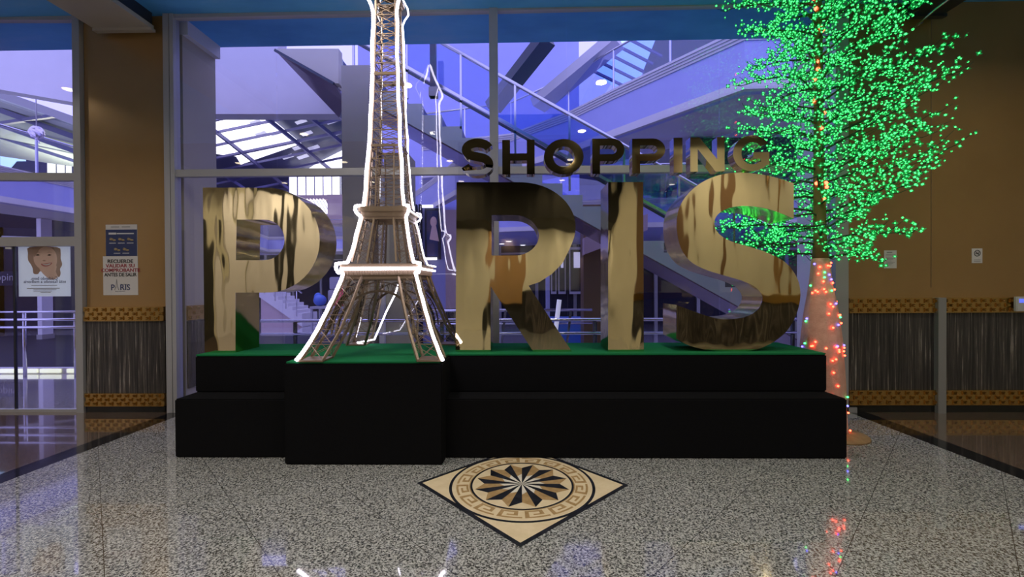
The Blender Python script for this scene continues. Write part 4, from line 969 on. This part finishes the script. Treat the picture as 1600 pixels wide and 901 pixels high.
# shop with portrait picture between tower and R
sp = thing('storefront', 'lavender shop front with a portrait picture between the tower and letter R', 'shop front', (-1.9, 10.2, 0))
a = at(640, 330, 10.4); b = at(722, 300, 10.4)
MB().box((at(640, 400, 10.6).x, 10.6, 0), (at(735, 400, 10.6).x, 10.75, 3.40)).build('wall_panel', 'lavender_paint', sp)
MB().box((at(696, 400, 10.4).x, 10.4, 0.95), (at(735, 400, 10.4).x, 10.6, 3.3)).build('pier', 'pink_paint', sp)
MB().box((at(696, 400, 10.4).x, 10.4, 0.0), (at(735, 400, 10.4).x, 10.6, .95)).build('pier_base', 'streaked_marble', sp)
fx0, fx1, fz0, fz1 = at(664, 400, 10.5).x, at(688, 400, 10.5).x, at(670, 405, 10.5).z, at(670, 325, 10.5).z
MB().box((fx0, 10.5, fz0), (fx1, 10.6, fz1)).build('picture_frame', 'dark_steel', sp)
MB().box((fx0+.05, 10.49, fz0+.07), (fx1-.05, 10.5, fz1-.07)).build('picture', 'ink_navy', sp)
m = MB(); cxp = (fx0+fx1)/2+.03; m.sphere((cxp, 10.49, fz1-.33), .1, 0, (.8, .05, 1.25)); m.prism_xz([(cxp-.1, fz1-.75), (cxp+.13, fz1-.8), (cxp+.06, fz1-.43), (cxp-.04, fz1-.43)], 10.482, 10.49); m.build('portrait', 'skin_print', sp)
for px, py in ((668, 322), (674, 404)): q = at(px, py, 10.4); MB().box((q.x-.13, 10.38, q.z-.03), (q.x+.13, 10.44, q.z+.03)).build('strip_lamp', 'window_glow', sp)
for px in (650, 657): q = at(px, 400, 10.5); MB().box((q.x-.03, 10.45, 0), (q.x+.03, 10.6, 3.45)).build('dark_slot', 'navy_dark', sp)
# windows in right shop front
for i, (px, w_) in enumerate(((878, .10), (901, .24), (865, .06))):
    q = at(px, 380, 16.85); z0_, z1_ = at(px, 455, 16.85).z, 2.85
    t = thing('narrow_window', 'narrow lit upright window in the pale wall right of R, %s' % ('the middle one', 'the widest one', 'the slimmest one')[i], 'window', (q.x, 16.85, z0_))
    MB().box((q.x-w_-.04, 16.85, z0_-.1), (q.x+w_+.04, 16.97, z1_+.1)).build('frame', 'white_paint', t); MB().box((q.x-w_, 16.82, z0_), (q.x+w_, 16.86, z1_)).build('pane', 'navy_dark', t)
    MB().box((q.x-w_*.5, 16.80, z0_+.9), (q.x+w_*.5, 16.82, z0_+1.5)).build('painted_reflection', 'window_dim', t)  # glowing block stands in for a reflection on the pane
# second railing, blue counter
rl3 = thing('barrier_rail', 'far steel rail with slanted posts seen between R and I', 'railing', (1.5, 9.2, 0))
zr_ = at(900, 484, 9.2).z; MB().tube([(-2, 9.2, zr_), (at(925, 484, 9.2).x, 9.2, zr_)], .03, 8).build('rail', 'steel_rail', rl3); MB().tube([(-2, 9.2, zr_-.28), (at(925, 484, 9.2).x, 9.2, zr_-.28)], .02, 8).build('rail', 'steel_rail', rl3)
for px in (790, 835, 892): q = at(px, 490, 9.2); MB().bar((q.x-.12, 9.2, 0), (q.x, 9.2, zr_), .05).build('post', 'steel_rail', rl3)
m = soft_box(MB(), (at(850, 520, 10.6).x, 10.6, 0), (at(915, 520, 10.6).x, 11.2, at(880, 497, 10.6).z), .02); tag(m.build('service_counter', 'toy_blue', None, (1.5, 10.9, 0)), 'blue service counter behind the far rail between R and I', 'counter')
m = MB(); q0 = at(866, 498, 8.6); q1 = at(874, 468, 8.6); tag(MB().tube([(q0.x-.05, 8.6, 0), (q1.x, 8.6, q1.z)], .045, 8).build('leaning_light_tube', 'window_dim', None, (q0.x, 8.6, 0)), 'glowing tube leaning in the background right of letter R', 'light tube')
# ---- small stair, table and toys at the far left centre
ss = thing('staircase', 'small distant stairs with a white stringer seen under the bowl of letter P', 'staircase', (-8, 16, 0))
pa, pb = at(405, 452, 16), at(472, 500, 16)
n = 9; prof_s = []
for i in range(n): x_ = pa.x+(pb.x-pa.x)*i/n; z_ = pa.z+(pb.z-pa.z)*i/n; prof_s += [(x_, z_+.12), (x_+(pb.x-pa.x)/n, z_+.12)]
MB().prism_xz(prof_s+[(pb.x, pb.z-.25), (pa.x, pa.z-.28)], 16, 17.2).build('flight', 'white_paint', ss)
MB().prism_xz([(pa.x, 0), (pb.x, 0), (pb.x, pb.z-.26), (pa.x, pa.z-.29)], 16.1, 17).build('side_wall', 'pink_paint', ss)
MB().tube([(pa.x, 16, pa.z+1.0), (pb.x, 16, pb.z+1.0)], .03, 6).build('handrail', 'steel_rail', ss)
for k in range(4): x_ = pa.x+(pb.x-pa.x)*(k+.5)/4; z_ = pa.z+(pb.z-pa.z)*(k+.5)/4; MB().tube([(x_, 16, z_), (x_, 16, z_+1)], .02, 6).build('baluster', 'steel_rail', ss)
tp = at(515, 478, 15); tbh = tp.z
dt = thing('display_table', 'pale table in the distance under the toys, left of the tower', 'table', (tp.x, 15, 0))
MB().box((tp.x-.55, 14.7, tbh-.08), (tp.x+.75, 15.4, tbh)).build('top', 'crate_grey', dt)
for sx in (-.5, .7):
    for sy in (14.75, 15.35): MB().box((tp.x+sx-.03, sy-.03, 0), (tp.x+sx+.03, sy+.03, tbh-.08)).build('leg', 'crate_grey', dt)
m = MB(); m.sphere((tp.x+.5, 15, tbh+.26), .26, 0, (1, .8, 1)); m.sphere((tp.x+.42, 15, tbh+.65), .13); m.tube([(tp.x+.42, 15, tbh+.45), (tp.x+.42, 15, tbh+.6)], .08); m.sphere((tp.x+.2, 15, tbh+.12), .13, 0, (1.4, 1, .8)); tag(m.build('inflatable_toy', 'toy_red', None, (tp.x+.5, 15, tbh)), 'red inflatable bird shaped toy on the distant table', 'toy')
m = MB(); m.sphere((tp.x-.33, 15, tbh+.2), .2, 0, (1.1, .9, 1)); m.sphere((tp.x-.42, 15.05, tbh+.30), .14, 0, (1, .7, 1.2)); tag(m.build('inflatable_toy', 'toy_blue', None, (tp.x-.3, 15, tbh)), 'blue rounded toy beside the red one on the distant table', 'toy')
bx_ = thing('box_stack', '', 'boxes'); bpy.data.objects.remove(bx_)
for k in range(4):
    q = at(548, 500, 15.5); zb_ = .46*k; m = soft_box(MB(), (q.x-.9+.06*k, 15.4, zb_), (q.x+.3, 16.2, zb_+.45), .03)
    tag(m.build('storage_box', 'crate_grey', None, (q.x, 15.8, zb_)), 'grey storage box right of the toys, %s of the distant stack' % ('bottom one', 'second from the bottom', 'third from the bottom', 'topmost')[k], 'box', 'stack of grey boxes in the distance')
# ---- skylit roof
def roofpt(px, py):     # sloping roof plane
    n = Vector((0.0, 0.16, 1.0)).normalized(); p0 = Vector((0, 20, 9.2)); d = ray(px, py); tt = (p0-CAM).dot(n)/d.dot(n); return CAM+d*tt
RN = Vector((0.0, 0.16, 1.0)).normalized()
rf = thing('skylight_roof', 'steel truss roof with bright skylight panels, seen left of the tower', 'roof', (-8, 20, 9))
def rquad(mb, corners, th=.06, lift=0.0):
    P = [roofpt(*c)+RN*lift for c in corners]; mb.add([tuple(p) for p in P]+[tuple(p+RN*th) for p in P], [(0, 1, 2, 3), (7, 6, 5, 4), (0, 4, 5, 1), (1, 5, 6, 2), (2, 6, 7, 3), (3, 7, 4, 0)])
# bright glazing panels (sky seen through milky panes) and dark sheeting around them
mb = MB(); rquad(mb, [(300, 150), (600, 150), (620, 285), (250, 285)], .06, .35); mb.build('roof_deck', 'roof_dark', rf)
def lerp(a, b, t): return (a[0]+(b[0]-a[0])*t, a[1]+(b[1]-a[1])*t)
for (A_, B_, C2, D2) in (((320, 172), (396, 170), (470, 230), (376, 262)), ((300, 195), (322, 176), (372, 250), (330, 245)), ((455, 285), (500, 258), (545, 236), (560, 262))):
    mb = MB(); rquad(mb, [A_, B_, C2, D2], .04, .2); mb.build('skylight_pane', 'window_glow', rf)
mb = MB(); rquad(mb, [(330, 228), (352, 252), (345, 262), (318, 240)], .04, .15) ; 
for (A_, B_) in (((312, 186), (470, 310)), ((396, 168), (560, 300)), ((470, 172), (600, 275)), ((300, 240), (390, 300))):
    p, q = roofpt(*A_), roofpt(*B_); MB().bar(p, q, .10, .18).build('rafter', 'skylight_bar', rf)
for k in range(9):
    A_ = (300, 196+20*k); B_ = (600, 196+20*k-62)
    p, q = roofpt(*A_)+RN*.05, roofpt(*B_)+RN*.05; MB().bar(p, q, .05 if k % 3 else .14, .12).build('purlin', 'skylight_bar', rf)
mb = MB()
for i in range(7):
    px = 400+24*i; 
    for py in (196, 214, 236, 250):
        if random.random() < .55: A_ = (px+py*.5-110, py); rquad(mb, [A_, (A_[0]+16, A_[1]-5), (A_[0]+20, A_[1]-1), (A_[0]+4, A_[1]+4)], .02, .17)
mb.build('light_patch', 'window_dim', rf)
cw = thing('clerestory_window', 'bright clerestory window band at the far end of the atrium', 'window', (-9, 26, 5.2))
a = at(452, 306, 26); b = at(532, 278, 26)
MB().box((a.x, 26, a.z), (b.x, 26.1, b.z+.25)).build('pane', 'window_glow', cw)
for k in range(7): x_ = a.x+(b.x-a.x)*k/6; MB().box((x_-.018, 25.93, a.z), (x_+.018, 26, b.z+.3)).build('window_bar', 'skylight_bar', cw)
MB().box((a.x-2, 25.8, at(460, 313, 26).z), (at(545, 300, 26).x, 26.2, a.z)).build('sill_beam', 'pink_paint', cw)
MB().box((at(515, 320, 26).x, 25.7, at(520, 334, 26).z-.6), (at(545, 320, 26).x, 26.2, a.z)).build('end_block', 'pink_paint', cw)
lv = MB(); 
for k in range(9): p, q = at(478+5*k, 334, 25.9), at(478+5*k-12, 311, 25.9); lv.bar(p, q, .25, .05)
lv.build('louvre_screen', 'window_glow', cw)
# ---- corrugated canopy, far left through the door glass
cr = thing('corrugated_canopy', 'pale corrugated metal canopy on dark trusses seen through the left door', 'canopy', (-13, 14, 6))
mb = MB(); P = [at(-40, 140, 13), at(150, 205, 13), at(150, 262, 19), at(-40, 235, 19)]
NU = 44
vs = []; fs = []
for i in range(NU*2+1):
    t_ = i/(NU*2); l = P[0].lerp(P[3], t_); r = P[1].lerp(P[2], t_); dz = .09 if i % 2 else -.09
    vs += [tuple(l+Vector((0, 0, dz))), tuple(r+Vector((0, 0, dz))), tuple(r+Vector((0, 0, dz+.04))), tuple(l+Vector((0, 0, dz+.04)))]
for i in range(NU*2): o = 4*i; fs += [(o, o+1, o+5, o+4), (o+7, o+6, o+2, o+3), (o+1, o+2, o+6, o+5), (o+4, o+7, o+3, o)]
mb.add(vs, fs); mb.build('corrugated_sheet', 'roof_sheet', cr)
for (A_, B_, D1, D2, w_) in (((0, 172), (128, 218), 13.5, 13.5, .16), ((0, 195), (128, 240), 15, 15, .16), ((0, 193), (90, 180), 14, 12.8, .1), ((0, 214), (128, 255), 16.5, 16.5, .12)):
    MB().bar(at(*A_, D1), at(*B_, D2), w_, w_).build('truss_chord', 'roof_dark', cr)
MB().bar(at(-20, 140, 12.5), at(135, 195, 12.5), .12, .22).build('edge_beam', 'grey_steel', cr)
area_lamp('canopy_fill_light', (at(60, 300, 16).x, 16.5, 4.6), 3.0, 620, (1.0, 0.97, 0.80), PI, (PI, 0, 0))  # added lamp without a fixture, brightens the underside of the canopy
q = at(57, 207, 10.5); fo = thing('foil_ornament', 'silver foil ball ornament hanging on a cord at upper left', 'ornament', (q.x, q.y, q.z))
m = MB(); m.sphere(q, .15, 0, (1, 1, 1.05), 14, 9)
for k, v in enumerate(m.v): random.seed(k*3+1); m.v[k] = tuple(Vector(v)+Vector((random.uniform(-.02, .02), random.uniform(-.02, .02), random.uniform(-.02, .02))))
m.smooth = [False]*len(m.f); m.build('foil_ball', 'silver_foil', fo)
MB().tube([q+Vector((.02, 0, -.15)), q+Vector((.08, 0, -.28))], [.02, .005], 6).build('ribbon', 'silver_foil', fo)
MB().tube([q+Vector((0, 0, .16)), (q.x, q.y, at(57, 95, 10.5).z)], .012, 6).build('cord', 'white_plastic', fo)
# shop windows lit, behind the curved balcony railing
for i, (pa_, pb_) in enumerate(((75, 87), (90, 101), (104, 112))):
    a = at(pa_, 271+i*1.5, 20); b = at(pb_, 251+i*4, 20); t = thing('lit_window', 'pale yellow lit window above the balcony, %s of three at left' % ('leftmost', 'middle', 'rightmost')[i], 'window', (a.x, 20, a.z), 'lit windows above the left balcony')
    MB().box((a.x-.03, 20.0, a.z-.04), (b.x+.03, 20.1, b.z+.04)).build('frame', 'dark_steel', t); MB().box((a.x, 19.97, a.z), (b.x, 20.0, b.z)).build('pane', 'window_yellow', t)
struct('wall_upper_left', MB().box((at(-60, 250, 20.15).x, 20.15, 4.2), (at(300, 250, 20.15).x, 20.3, at(60, 236, 20.15).z)), 'navy_shop', 'dark upper storey wall behind the curved balcony', 'wall')
a = at(0, 262, 19.8); b = at(38, 233, 19.8); w_ = MB(); w_.prism_xz([(a.x-1, a.z), (a.x-1, b.z+.3), (a.x+.2, b.z+.3), (at(22, 235, 19.8).x, b.z-.1), (b.x, b.z-.45), (b.x, a.z+.3), (at(24, 250, 19.8).x, a.z+.3), (at(15, 262, 19.8).x, a.z)], 19.8, 19.86); mat('sky_window', (1, 1, 1), emis=(0.10, 0.55, 1.0), es=.95); tag(w_.build('curved_window', 'sky_window', None, (a.x, 19.8, a.z)), 'bright blue window opening at far left above the balcony', 'window')
# slanted upper slab with skylight, upper right centre
us = thing('slanted_skylight', 'slanted skylight with blue glazing and dark bars above the balcony, right of centre', 'skylight', (2.5, 15, 7))
mat('sky_blue_glass', (1, 1, 1), emis=(0.22, 0.48, 1.0), es=1.6)
c1, c2, c3_, c4_ = at(915, 104, 15.5), at(958, 62, 15.5), at(1024, 62, 16.5), at(1002, 118, 16.5)
c5 = at(960, 135, 16)
m = MB(); V = [c1, c5, c4_, c3_, c2]; m.add([tuple(v) for v in V]+[tuple(v+Vector((0, .08, .02))) for v in V], [(0, 1, 2, 3, 4), (9, 8, 7, 6, 5)]+[(i, i+5, (i+1) % 5+5, (i+1) % 5) for i in range(5)]); m.build('skylight_glass', 'sky_blue_glass', us)
for k in range(5):
    MB().bar(at(905+19*k, 100-10*k, 15.3), at(978+14*k, 136-12*k, 15.6), .07, .08).build('glazing_bar', 'skylight_bar', us)
MB().box((at(1006, 70, 16.6).x, 16.6, 5), (at(1240, 70, 16.6).x, 16.8, 11)).build('side_wall', 'dark_steel', us)
# diagonal lavender soffit and dark beam (upper centre)
m = MB(); V = [at(800, 215, 12.8), at(955, 60, 10.5), at(1005, 40, 10.5), at(880, 170, 12.8)]
for (A_, B_, w_, m_, lab) in (((770, 168), (855, 60), .45, 'dark_steel', 'dark diagonal beam crossing the upper centre behind the glass'), ((840, 165), (965, 62), .55, 'white_paint', 'pale diagonal stair soffit crossing the upper centre right')):
    tag(MB().bar(at(*A_, 12), at(*B_, 10.6), w_, .25).build('diagonal_beam', m_, None, at(*A_, 12)), lab, 'beam', kind='structure')
struct('wall_upper_centre', MB().box((at(560, 200, 17).x, 17, 4.2), (at(905, 200, 17).x, 17.2, 11)), 'lavender_paint', 'lavender upper wall behind the diagonal beams', 'wall')
struct('wall_upper_right', MB().box((at(1080, 200, 10.2).x, 10.3, 4.0), (17, 10.5, 4.9)), 'navy_shop', 'dark band under the upper balcony on the right', 'wall')
# roof over the far half of the atrium
mb = MB(); mb.box((-30, 30, 9.2), (25, 34.3, 9.5)); struct('ceiling_atrium', mb, 'roof_dark', 'dark roof at the far end of the atrium', 'ceiling')
# downlights in the lower soffit seen through R
first = None
for i, (px, py) in enumerate(((784, 378), (795, 374), (803, 383), (817, 380), (834, 382))):
    q = atz(px, py+2, 3.108)
    if i == 0:
        first = thing('atrium_downlight', 'tiny round downlight in the soffit seen through the hole of R, leftmost of the five', 'downlight', q, 'soffit downlights seen through R')
        src = q.copy(); MB().lathe(q-Vector((0, 0, .02)), [(.13, 0), (.13, .03)], 16).build('trim_ring', 'lamp_trim', first); MB().lathe(q-Vector((0, 0, .03)), [(.10, 0), (.10, .008)], 16).build('lamp_lens', 'window_glow', first)
    else: dup(first, q-src, 'tiny round downlight in the soffit seen through the hole of R, '+('', 'second from the left', 'middle of the five', 'second from the right', 'rightmost of the five')[i])
